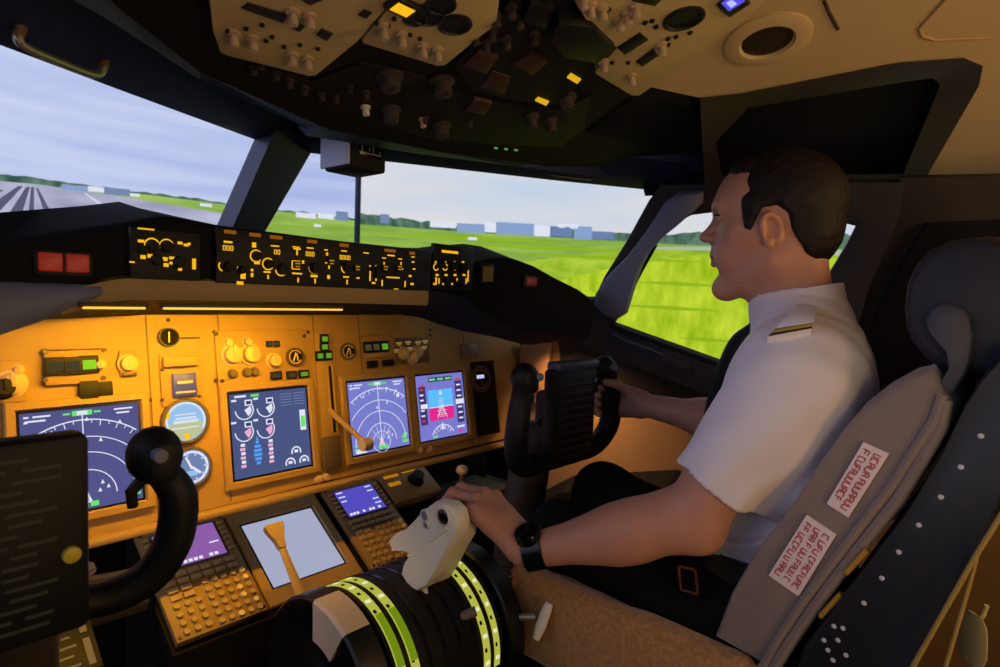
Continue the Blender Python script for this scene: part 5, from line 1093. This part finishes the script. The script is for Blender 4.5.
# left arm (near the camera) and hand on the lever
SHL, ELL, WRL = np.array([.295, -.945, .215]), np.array([.266, -.822, -.032]), np.array([.134, -.602, -.112])
A = Vol((.03, -1.03, -.20), (.37, -.36, .12), .0026)
A.cone(SHL, ELL, .058, .043, .02); A.cone(SHL+(ELL-SHL)*.55+np.array([0, .012, 0]), SHL+(ELL-SHL)*.85, .036, .034, .03); A.cone(ELL, ELL+(WRL-ELL)*.42+np.array([0, 0, -.002]), .043, .043, .03); A.cone(ELL+(WRL-ELL)*.35, WRL, .042, .027, .03, flat=((0, .4, 1), 1.0))
A.cone(ELL+(WRL-ELL)*.16+np.array([0, .0, .012]), ELL+(WRL-ELL)*.6, .036, .026, .03); A.ell(ELL+np.array([-.004, -.022, -.014]), (.022, .024, .022), .03)
def hand(V, wr, kn, chains, thumb, r=.0092, pal=.016):
    """wr wrist; kn four knuckles index..little; chains finger joint lists after the knuckle; thumb joint list"""
    wr = np.array(wr, float); kn = [np.array(k, float) for k in kn]
    side = kn[0]-kn[3]; side /= np.linalg.norm(side)
    for i, k in enumerate(kn):
        o = wr + side*(.018-.012*i); V.cone(o, k, .0165, .0115, .014)
    V.cone(lerp(wr, kn[1], .25)+side*.006, lerp(wr, kn[3], .85), pal, .012, .02); V.cone(lerp(wr, kn[0], .6), lerp(wr, kn[3], .6), .0145, .0125, .015)
    for k, ch, rr in zip(kn, chains, (1., 1.04, 1., .86)):
        P = [k]+[np.array(c, float) for c in ch]
        for i in range(len(P)-1): V.cone(P[i], P[i+1], r*rr*(1.10-.10*i), r*rr*(1.02-.11*i), .0045 if i else .007)
        for i in range(0, len(P)-1): V.ell(P[i], np.array((1, 1, 1))*r*rr*(1.13-.08*i), .005)
    T_ = [wr+side*.014]+[np.array(c, float) for c in thumb]
    for i in range(len(T_)-1): V.cone(T_[i], T_[i+1], (.0155, .0125, .0105, .0095)[i], (.0135, .0112, .0095, .008)[i], .010 if i == 0 else .005)
LS = np.array([-.008, -.010, -.032])
knL = [(.152, -.508, -.012), (.132, -.500, -.004), (.110, -.503, -.007), (.090, -.514, -.018)]
chL = [[(.147, -.462, -.012), (.141, -.440, -.040), (.136, -.437, -.062)],
       [(.122, -.452, -.003), (.116, -.426, -.034), (.112, -.424, -.060)],
       [(.099, -.455, -.006), (.092, -.430, -.036), (.088, -.430, -.060)],
       [(.079, -.474, -.020), (.072, -.452, -.044), (.069, -.452, -.064)]]
knL = [np.array(k)+LS for k in knL]; chL = [[np.array(k)+LS for k in c] for c in chL]
hand(A, WRL+np.array([0, .012, .004]), knL, chL, [(.158, -.555, -.085), (.160, -.520, -.098), (.150, -.492, -.108)], pal=.019)
# right arm and hand on the far control wheel
SHR, ELR, WRR = np.array([.640, -.885, .205]), np.array([.735, -.745, .035]), np.array([.700, -.505, .055])
G = np.array([.695, -.40, .055])
B = Vol((.55, -.98, -.10), (.84, -.30, .30), .003)
B.cone(SHR, ELR, .056, .043, .02); B.cone(ELR, ELR+(WRR-ELR)*.4, .043, .042, .03); B.cone(ELR+(WRR-ELR)*.35, WRR, .041, .027, .03)
knR = [G+np.array([.026, -.020, .030]), G+np.array([.030, -.012, .010]), G+np.array([.028, -.012, -.011]), G+np.array([.022, -.020, -.031])]
chR = [[k+np.array([-.010, .036, .002]), k+np.array([-.036, .040, .002]), k+np.array([-.052, .022, .0])] for k in knR]
hand(B, WRR+np.array([0, .012, 0]), knR, chR, [G+np.array([-.004, -.060, .030]), G+np.array([-.026, -.040, .046]), G+np.array([-.040, -.018, .050])], r=.0098)
def lipcol(mb):
    v = np.array(mb.v); c = np.array([v[f[0]] for f in mb.f]); q = (c-H)@HR/HS
    m = (np.abs(q[:, 0]) < .021) & (q[:, 2] < -.0475+U) & (q[:, 2] > -.0695+U) & (q[:, 1] > .074) & (np.abs(q[:, 2]+.0585-U) < .0115-.0095*np.abs(q[:, 0])/.021)
    mb.mi = [1 if a else 0 for a in m]
skin('body', ['skin', 'lips'], pil, [V, A, B], post=lipcol)
for s in (-1, 1):
    q = MB(); q.ell(hp(s*.0315, .0725, .0140+U), (.0122, .0122, .0108), rot=Matrix(HR.tolist()), n=20); ey = q.build('eye', 'eye_white', pil, smooth=180)
    q = MB(); q.ell(hp(s*.0312, .0812, .0138+U), (.0052, .0055, .0055), rot=Matrix(HR.tolist()), n=14); q.build('iris', 'iris', ey, smooth=180)
    q = MB(); q.tube([hp(s*.018, .0815, .0168+U), hp(s*.028, .0866, .0174+U), hp(s*.038, .0838, .0168+U), hp(s*.045, .0765, .0148+U)], .0020, 6); q.build('eyelash', 'lash', ey)
    q = MB(); q.tube([hp(s*.014, .0885, .0355+U), hp(s*.026, .0885, .0400+U), hp(s*.038, .0830, .0395+U), hp(s*.048, .0735, .0340+U)], [.0030, .0036, .0030, .0016], 8); q.build('eyebrow', 'lash', pil)
# hair: cap on the skull cut by the hairline seen from the side
Hh = Vol((.30, -1.05, .30), (.60, -.70, .62), .0026); C_ = Hh.coords(); L_ = ((C_-H.astype(np.float32))@HR.astype(np.float32))/HS
def elld(c, r): k0 = np.linalg.norm((L_-np.array(c, np.float32))/np.array(r, np.float32), axis=-1); k1 = np.linalg.norm((L_-np.array(c, np.float32))/np.array(r, np.float32)**2, axis=-1)+1e-6; return k0*(k0-1)/k1
cap = np.minimum(elld((0, -.018, .046), (.0825, .0985, .0900)), elld((0, -.034, .008), (.076, .078, .085))); cap = np.minimum(cap, elld((0, .026, .094), (.058, .047, .033))); cap = np.minimum(cap, elld((0, .014, .010), (.0835, .060, .056))); cap = np.minimum(cap, elld((0, .008, .036), (.0835, .062, .052)))
poly = [(.066, .104), (.060, .086), (.050, .066), (.043, .044), (.038, .018), (.034, -.006), (.022, -.012), (.014, .014), (.006, .028), (-.014, .030), (-.028, .018), (-.036, -.006), (-.050, -.040), (-.074, -.072), (-.30, -.072), (-.30, .30), (.20, .30), (.12, .16)]
y_, z_ = L_[..., 1], L_[..., 2]; ins = np.zeros(y_.shape, bool); dist = np.full(y_.shape, 9., np.float32)
for i in range(len(poly)):
    (ya, za), (yb, zb) = poly[i], poly[(i+1) % len(poly)]
    ins ^= ((za > z_) != (zb > z_)) & (y_ < (yb-ya)*(z_-za)/(zb-za+1e-9)+ya)
    t_ = np.clip(((y_-ya)*(yb-ya)+(z_-za)*(zb-za))/((yb-ya)**2+(zb-za)**2), 0, 1); dist = np.minimum(dist, np.hypot(y_-ya-t_*(yb-ya), z_-za-t_*(zb-za)))
pd = np.where(ins, -dist, dist); k_ = .010
strand = .0005*np.sin(L_[..., 1]*260+L_[..., 0]*310+np.sin(L_[..., 2]*140)*1.6)+.0004*np.sin(L_[..., 0]*520+L_[..., 1]*90)
hh = np.maximum(k_-np.abs(cap-pd), 0)/k_; Hh.f = ((np.maximum(cap, pd)+hh*hh*k_*.25+strand)*HS).astype(np.float32)
skin('hair', 'hair', pil, [Hh])
del C_, L_, cap, pd, y_, z_, ins, dist
# shirt
S_ = Vol((.17, -1.14, -.22), (.78, -.62, .36), .0042)
S_.ell((.465, -.910, .085), (.165, .115, .19), .03); S_.ell((.485, -.880, -.09), (.158, .120, .17), .06); S_.ell((.470, -.875, .06), (.140, .100, .14), .05)
S_.cone((.325, -.950, .208), (.620, -.885, .200), .068, .064, .05); S_.cone((.36, -.950, .215), (.452, -.915, .292), .062, .058, .05); S_.cone((.57, -.90, .205), (.46, -.91, .292), .058, .056, .05); S_.ell((.40, -.972, .12), (.115, .06, .15), .06)
se = SHL+(ELL-SHL)*.72
S_.cone(SHL+np.array([.012, -.002, -.004]), se, .0755, .064, .05); S_.cone(SHR, SHR+(ELR-SHR)*.75, .070, .062, .05)
S_.cone((.449, -.905, .285), (.446, -.890, .322), .062, .057, .03)
P = S_.coords(); wr_ = .0034*np.sin(P[..., 2]*70+P[..., 1]*46+np.sin(P[..., 0]*38)*2)*np.clip((.12-P[..., 2])*6, 0.15, 1) + .0014*np.sin(P[..., 0]*95+P[..., 2]*60+P[..., 1]*20)+.0036*np.sin((P[..., 1]*.8+P[..., 2]*.9)*58+P[..., 0]*12)*np.exp(-((P[..., 2]+.03)/.06)**2)
S_.f += wr_.astype(np.float32)
n_ = (ELL-SHL)/np.linalg.norm(ELL-SHL)+np.array([0, .14, .0]); n_ /= np.linalg.norm(n_); near = (P[..., 0] < .335) & (P[..., 2] < .06)     # hem of the near sleeve
cut = (P-se.astype(np.float32))@n_.astype(np.float32)
m = near & (P[..., 1] > -1.0) & (np.linalg.norm(P-se.astype(np.float32), axis=-1) < .12); S_.f = np.where(m, np.maximum(S_.f, cut), S_.f)
S_.f = np.maximum(S_.f, -.125-P[..., 2]).astype(np.float32)
hole = np.linalg.norm((P-np.array(hp(0, -.05, -.13), np.float32))*np.array((1, 1, 0), np.float32), axis=-1)-.055; S_.f = np.where(P[..., 2] > .29, np.maximum(S_.f, -hole), S_.f).astype(np.float32)
S_.f = np.maximum(S_.f, (P[..., 2]-(.336-.22*(P[..., 1]+.90)))*.9).astype(np.float32)
shirt = skin('shirt', 'shirt', pil, [S_]); del P, wr_, cut, m, near, hole
# collar fold
ring = [(.0700*math.cos(R(a)), .0690*math.sin(R(a))) for a in range(120, 421, 12)]
q = MB(); secs = []; cc = hp(0, -.045, -.145)
for i, (x, y) in enumerate(ring):
    a = 120+12*i; fr = abs((a-270)/150); c_, s_ = math.cos(R(a)), math.sin(R(a)); z0 = .030-.012*s_-.022*max(0, s_)
    out_ = HR @ np.array([c_, s_, 0]); b = cc + HR @ np.array([x*.88, y*.90, 0]); dz = np.array([0, 0, 1])
    secs.append([b+dz*(z0+.012)-out_*.003, b+dz*(z0+.013)+out_*.002, b+dz*(z0-.018)+out_*(.010), b+dz*(z0-.034-.012*(fr > .7))+out_*(.014), b+dz*(z0-.034-.012*(fr > .7))+out_*(.010), b+dz*(z0-.012)+out_*.003])
q.loft(secs); q.build('collar', 'shirt', shirt, smooth=60)
# epaulette on the near shoulder, lying on the shirt
from mathutils.bvhtree import BVHTree
bv = BVHTree.FromPolygons([v.co + shirt.matrix_world.translation for v in shirt.data.vertices], [list(p.vertices) for p in shirt.data.polygons])
off_ = Vector(pil.location)
bv = BVHTree.FromPolygons([v.co + off_ for v in shirt.data.vertices], [list(p.vertices) for p in shirt.data.polygons])
def on_shirt(px, py, lift):
    d = Vector(ray(px, py)).normalized(); h = bv.ray_cast(Vector(CAM), d)
    return None if h[0] is None else np.array(h[0] - d*lift*.5 + Vector((-.25, -.1, .96))*lift*.7)
QA, QB, QC, QD = (798, 309), (816, 311), (811, 335), (767, 343)
def ep_sheet(t0, t1, l0, l1, name, m, parent, nu=8, nv=8, label=None):
    rows = []
    for i in range(nu+1):
        t = t0+(t1-t0)*i/nu; a = lerp(QA, QD, t); b = lerp(QB, QC, t); top = []; low = []
        for k in range(nv+1):
            p = lerp(a, b, k/nv); h = on_shirt(*p, l1); g = on_shirt(*p, l0)
            if h is None: h = rows[-1][k] if rows else np.array(ea_); g = h
            top.append(h); low.append(g)
        rows.append(top+low[::-1])
    q = MB(); q.loft(rows); return q.build(name, m, parent, smooth=50, label=label)
ep = ep_sheet(0, .76, .0, .013, 'epaulette', mat('epaulette_white', (236, 230, 236), .6), shirt, label='white shoulder board with a gold and black stripe at its outer end')
for a, b, m in ((.76, .79, 'stripe_black'), (.79, .90, 'gold_stripe'), (.90, .985, 'stripe_black'), (.985, 1.0, 'epaulette_white')): ep_sheet(a, b, .0, .013, 'stripe', m, ep, 3)
# tie
tk = [hp(0, .020, -.165), hp(0, .030, -.180)]
ctr = [np.array(hp(0, .020, -.158)), np.array([.462, -.800, .245]), np.array([.468, -.772, .17]), np.array([.474, -.756, .09]), np.array([.480, -.744, .0]), np.array([.484, -.742, -.08])]
q = MB(); secs = []
for i, c in enumerate(spline(ctr, 5)):
    t_ = i/25; w = .017+.024*t_ if i > 2 else .022-.003*i; th_ = .012-.004*t_
    secs.append([c+np.array([w*math.cos(R(a)), -.004+th_*math.sin(R(a)), 0]) for a in range(0, 360, 30)])
q.loft(secs); q.build('tie', 'tie_black', pil, smooth=60)
# trousers
TR = Vol((.22, -1.10, -.92), (.78, -.22, -.06), .007)
TR.ell((.49, -.895, -.20), (.172, .135, .125), .03); TR.cone((.40, -.86, -.235), (.425, -.46, -.205), .092, .064, .05); TR.cone((.58, -.86, -.235), (.63, -.44, -.165), .092, .068, .05)
TR.cone((.425, -.46, -.205), (.425, -.36, -.66), .062, .048, .04); TR.cone((.63, -.44, -.165), (.63, -.28, -.64), .066, .05, .04)
tr = skin('trousers', 'trousers', pil, [TR])
for x in (.425, .63):
    q = MB(); q.loft([[(x+.042*w*math.cos(R(a)), y, -.73+zt*(.5+.5*math.sin(R(a)))) for a in range(0, 360, 30)] for y, w, zt in ((-.36, .7, .07), (-.33, 1., .09), (-.27, 1., .09), (-.18, 1.05, .06), (-.11, .7, .035))]); q.build('shoe', 'watch_black', pil)
q = MB(); q.loft([[(.488+.170*s*math.cos(R(a)), -.886+.128*s*math.sin(R(a)), z) for z, s in ((-.135, .96), (-.135, 1.), (-.098, .985), (-.098, .95))] for a in range(0, 360, 12)], closed=True, caps=False); bl = q.build('belt', 'belt', pil, smooth=40)
bc = np.array(atX(688, 580, .305)); Fb = Frame(bc, (.35, .94, -.25), (.1, .25, 1)); q = MB(Fb)
s0 = .019
for a, b in (((-s0, -s0), (s0, -s0)), ((s0, -s0), (s0, s0)), ((s0, s0), (-s0, s0)), ((-s0, s0), (-s0, -s0))): q.tube([(a[0], a[1], 0), (b[0], b[1], 0)], .0022, 8)
q.build('buckle', 'buckle_rust', bl, label='rust-coloured square belt buckle')
# watch
dw = (WRL-ELL)/np.linalg.norm(WRL-ELL); wc = WRL-dw*.010
q = MB(); secs = []; u = np.cross(dw, (0, 0, 1)); u /= np.linalg.norm(u); v = np.cross(u, dw)
q.loft([[wc+dw*s+(u*math.cos(R(a))*1.0+v*math.sin(R(a)))*r for s, r in ((-.019, .0305), (-.018, .0345), (.014, .0335), (.015, .0290))] for a in range(0, 360, 15)], closed=True, caps=False); wb = q.build('wristwatch', 'watch_black', pil, smooth=40)
fc = wc+v*.030+u*-.012; q = MB(); nv = v*.93-u*.37; q.cyl(fc-nv*.004, fc+nv*.010, .0225, .021, 24, bev=.002); q.build('watch_case', 'black_gloss', wb)
# ------------------------------------------------------------------ overhead switch panels
glow('over_amber', (255, 190, 30)); glow('over_yellow', (220, 170, 30)); glow('over_blue', (90, 80, 230)); glow('over_white', (190, 190, 255)); glow('over_green', (90, 140, 60))
mat('dark_slot', (16, 14, 14), .5); mat('knob_dim', (66, 58, 56), .6, spec=.3); mat('guard_brown', (66, 38, 28), .5)
def omod(px, name, label, m, th=.022, z0=.0115):
    P = [FO.at(*p) for p in px]; cx, cy = sum(p[0] for p in P)/len(P), sum(p[1] for p in P)/len(P); F = FO.sub(cx, cy)
    t = thing(name, F.W(0, 0), label, 'switch panel', 'overhead switch panels')
    q = MB(F); q.prism([(p[0]-cx, p[1]-cy) for p in P], z0, th, 0, .002); q.build('plate', m, t); return t, F
def oslot(F, t, px, th, name='window', m='dark_slot', h=.002):
    q = MB(F); q.prism([F.at(*p, th) for p in px], th-.001, th+h, 0, .0006); return q.build(name, m, t)
def otog(F, t, px, py, th, L=.017, r=.0052, m='cream_knob', name='toggle'):
    # photo pixel of the knob's middle; toggles hang straight off the panel
    x, y = F.at(px, py, th+L*.6); q = MB(F.sub(x, y, th)); q.lathe([(r*1.5, 0), (r*1.5, .003), (r*.55, .004), (r*.6, L*.35), (r, L*.45), (r*1.05, L*.92), (r*.8, L), (.0003, L)], n=14); return q.build(name, m, t)
def odot(F, t, pts, th, r, m, name):
    for p in pts: x, y = F.at(*p, th); q = MB(F.sub(x, y, th)); q.lathe([(r, 0), (r*.9, .003), (.0003, .0035)], n=10); q.build(name, m, t)
th = .022
t, F = omod([(205, -40), (212, 14), (219, 36), (226, 39), (308, 61), (315, 60), (356, 24), (385, -10), (400, -40)], 'overhead_switch_panel', 'cream overhead panel with a black slot and hanging toggles, outermost on the captain\'s side', 'cream_panel')
oslot(F, t, [(241, 7), (248, 2), (288, 14), (283, 22)], th); oslot(F, t, [(316, 34), (322, 28), (333, 33), (327, 40)], th); oslot(F, t, [(291, 27), (296, 21), (305, 25), (300, 31)], th); oslot(F, t, [(300, -2), (316, -8), (325, -2), (310, 4)], th)
for p in ((234, 41), (253, 46), (293, 20), (310, 24), (292.5, 62), (308, 66)): otog(F, t, *p, th)
odot(F, t, [(272, 36), (266, 40), (284, 46), (300, 44), (228, 30), (318, 48), (246, 28), (262, 24)], th, .003, 'dark_slot', 'small_hole')
t, F = omod([(404, -40), (389, -10), (360, 22), (362, 27), (436, 51), (444, 50), (490, 10), (495, 4), (500, -40)], 'overhead_switch_panel', 'cream overhead panel with an amber light and black gauges, second from the captain\'s side', 'cream_panel')
x, y = F.at(402, 4, th); q = MB(F.sub(x, y, th)); q.box((0, 0, .003), (.035, .026, .008), 0, .002); q.rect(-.012, -.008, .012, .008, .007, 1); q.build('annunciator', ['dark_slot', 'over_amber'], t)
for px, r in (((428, 14), .021), ((415, 18), .014), ((455, 24), .021), ((441, 4), .018)):
    x, y = F.at(*px, th); q = MB(F.sub(x, y, th)); q.lathe([(r, 0), (r, .003), (r*.85, .004), (r*.8, .002), (.0003, .002)], n=24); q.build('gauge', 'dark_slot', t)
oslot(F, t, [(358, 14), (364, 9), (372, 12), (366, 18)], th)
for p in ((384, 34), (402, 42), (423, 53), (438, 57)): otog(F, t, *p, th)
odot(F, t, [(376, 22), (388, 25), (410, 34), (420, 38), (394, 18)], th, .003, 'dark_slot', 'small_hole')
t, F = omod([(560, -40), (581, -2), (590, 10), (617, 32), (594, 56), (594, 60), (630, 83), (638, 83), (668, 60), (735, 10), (775, -25), (760, -40)], 'overhead_switch_panel', 'cream overhead panel with two black windows and a blue screen, on the first officer\'s side', 'cream_panel')
oslot(F, t, [(617, 47), (640, 32), (648, 39), (625, 54)], th); oslot(F, t, [(636, 61), (653, 48), (658, 55), (642, 66)], th); oslot(F, t, [(632, 0), (640, -10), (668, -8), (655, 5)], th); oslot(F, t, [(600, 8), (606, 4), (612, 9), (606, 13)], th)
x, y = F.at(684, 18, th); q = MB(F.sub(x, y, th)); q.lathe([(.026, 0), (.026, .003), (.022, .004), (.021, .001), (.0003, .001)], n=28); q.build('gauge', 'dark_slot', t)
b = oslot(F, t, [(717, 3), (733, -9), (750, 1), (729, 15)], th, 'screen', 'dark_slot', .004)
q = MB(F); q.prism([F.at(*p, th+.004) for p in ((721, 3), (734, -6), (745, 1), (729, 11))], th+.004, th+.0045, 0); q.prism([F.at(*p, th+.005) for p in ((726, 3), (732, 0), (737, 4), (731, 8))], th+.0045, th+.005, 1); q.build('screen_glow', ['over_blue', 'over_white'], b, smooth=0)
for p in ((584, 4), (591, 13), (603, 16), (620, 27), (636, 14), (604, 68), (632, 82), (662, 52), (628, 20)): otog(F, t, *p, th)
odot(F, t, [(645, 22), (652, 20), (668, 38), (676, 36), (690, 32), (628, 62), (668, 44), (700, 14), (656, 26), (612, 62)], th, .0035, 'dark_slot', 'small_hole')
# dark centre and forward panels
t, F = omod([(452, 58), (500, 10), (520, -30), (556, -30), (578, 0), (612, 32), (590, 57), (560, 100), (520, 96), (470, 84)], 'overhead_switch_panel', 'dark middle overhead panel of guarded switches between the cream panels', 'overhead_dark', .0105, .0045)
th = .0105
oslot(F, t, [(548, 26), (558, 8), (590, 12), (613, 34), (596, 50), (564, 44)], th, 'guard_box', 'dark_slot', .02); oslot(F, t, [(522, 12), (530, -6), (552, -2), (545, 20)], th, 'guard_box', 'dark_slot', .012)
oslot(F, t, [(462, 62), (478, 48), (498, 54), (486, 70)], th, 'switch_guard', 'guard_brown', .006); oslot(F, t, [(512, 60), (530, 50), (548, 58), (532, 72)], th, 'switch_guard', 'guard_brown', .006)
for p in ((492, 37), (507, 45), (476, 40), (497, 22), (520, 24), (512, 14), (535, 40), (486, 48)): otog(F, t, *p, th, .016, .005, 'knob_dim')
t, F = omod([(250, 62), (310, 80), (360, 60), (445, 80), (462, 92), (520, 104), (560, 108), (592, 92), (584, 128), (560, 146), (440, 140), (340, 112), (262, 82)], 'overhead_switch_panel', 'dark forward overhead panel of rotary knobs and two yellow lights above the windshields', 'overhead_dark', .004, .0005)
th = .004
for p, r in (((390, 82), .0155), ((442, 87), .0155), ((391, 115), .013), ((442, 130), .013), ((567, 102), .013), ((551, 125), .010), ((532, 121), .010)):
    x, y = F.at(*p, th+.01); q = MB(F.sub(x, y, th)); q.lathe([(r*1.3, 0), (r*1.3, .004), (r, .006), (r*.9, .022), (r*.7, .024), (.0003, .024)], n=20); q.box((0, r*.3, .024), (r*.4, r*1.3, .005), 0, .001); q.build('rotary_knob', 'knob_dim', t)
for k, px in enumerate((((567, 77), (571, 73), (581, 79), (577, 83)), ((535, 100), (538, 97), (549, 101), (546, 105)))): oslot(F, t, px, .0110, 'annunciator', 'over_yellow' if k == 0 else 'over_yellow')
oslot(F, t, [(480, 82), (492, 66), (510, 72), (504, 90)], th, 'switch_guard', 'guard_brown', .008); oslot(F, t, [(464, 108), (474, 96), (492, 100), (484, 112)], th, 'switch_guard', 'guard_brown', .006)
oslot(F, t, [(520, 84), (530, 76), (560, 86), (550, 94)], th, 'switch_guard', 'dark_slot', .004)
for p in ((276, 77), (290, 85), (305, 92), (322, 98), (336, 101), (262, 66), (254, 72), (425, 122), (470, 126), (350, 90), (366, 96)): otog(F, t, *p, th, .012, .0042, 'knob_dim')
otog(F, t, 366, 112, th, .015, .0055, 'white_plastic')
otog(F, t, 423, 124, th, .016, .005, 'cream_knob')
for p in ((496, 148), (506, 149), (516, 150)):
    x, y = F.at(*p, .001); q = MB(F.sub(x, y, 0)); q.box((0, 0, .001), (.008, .004, .003)); q.build('legend', 'over_green', t)
for o in bpy.data.objects:
    if '_w' in o.keys(): del o['_w']
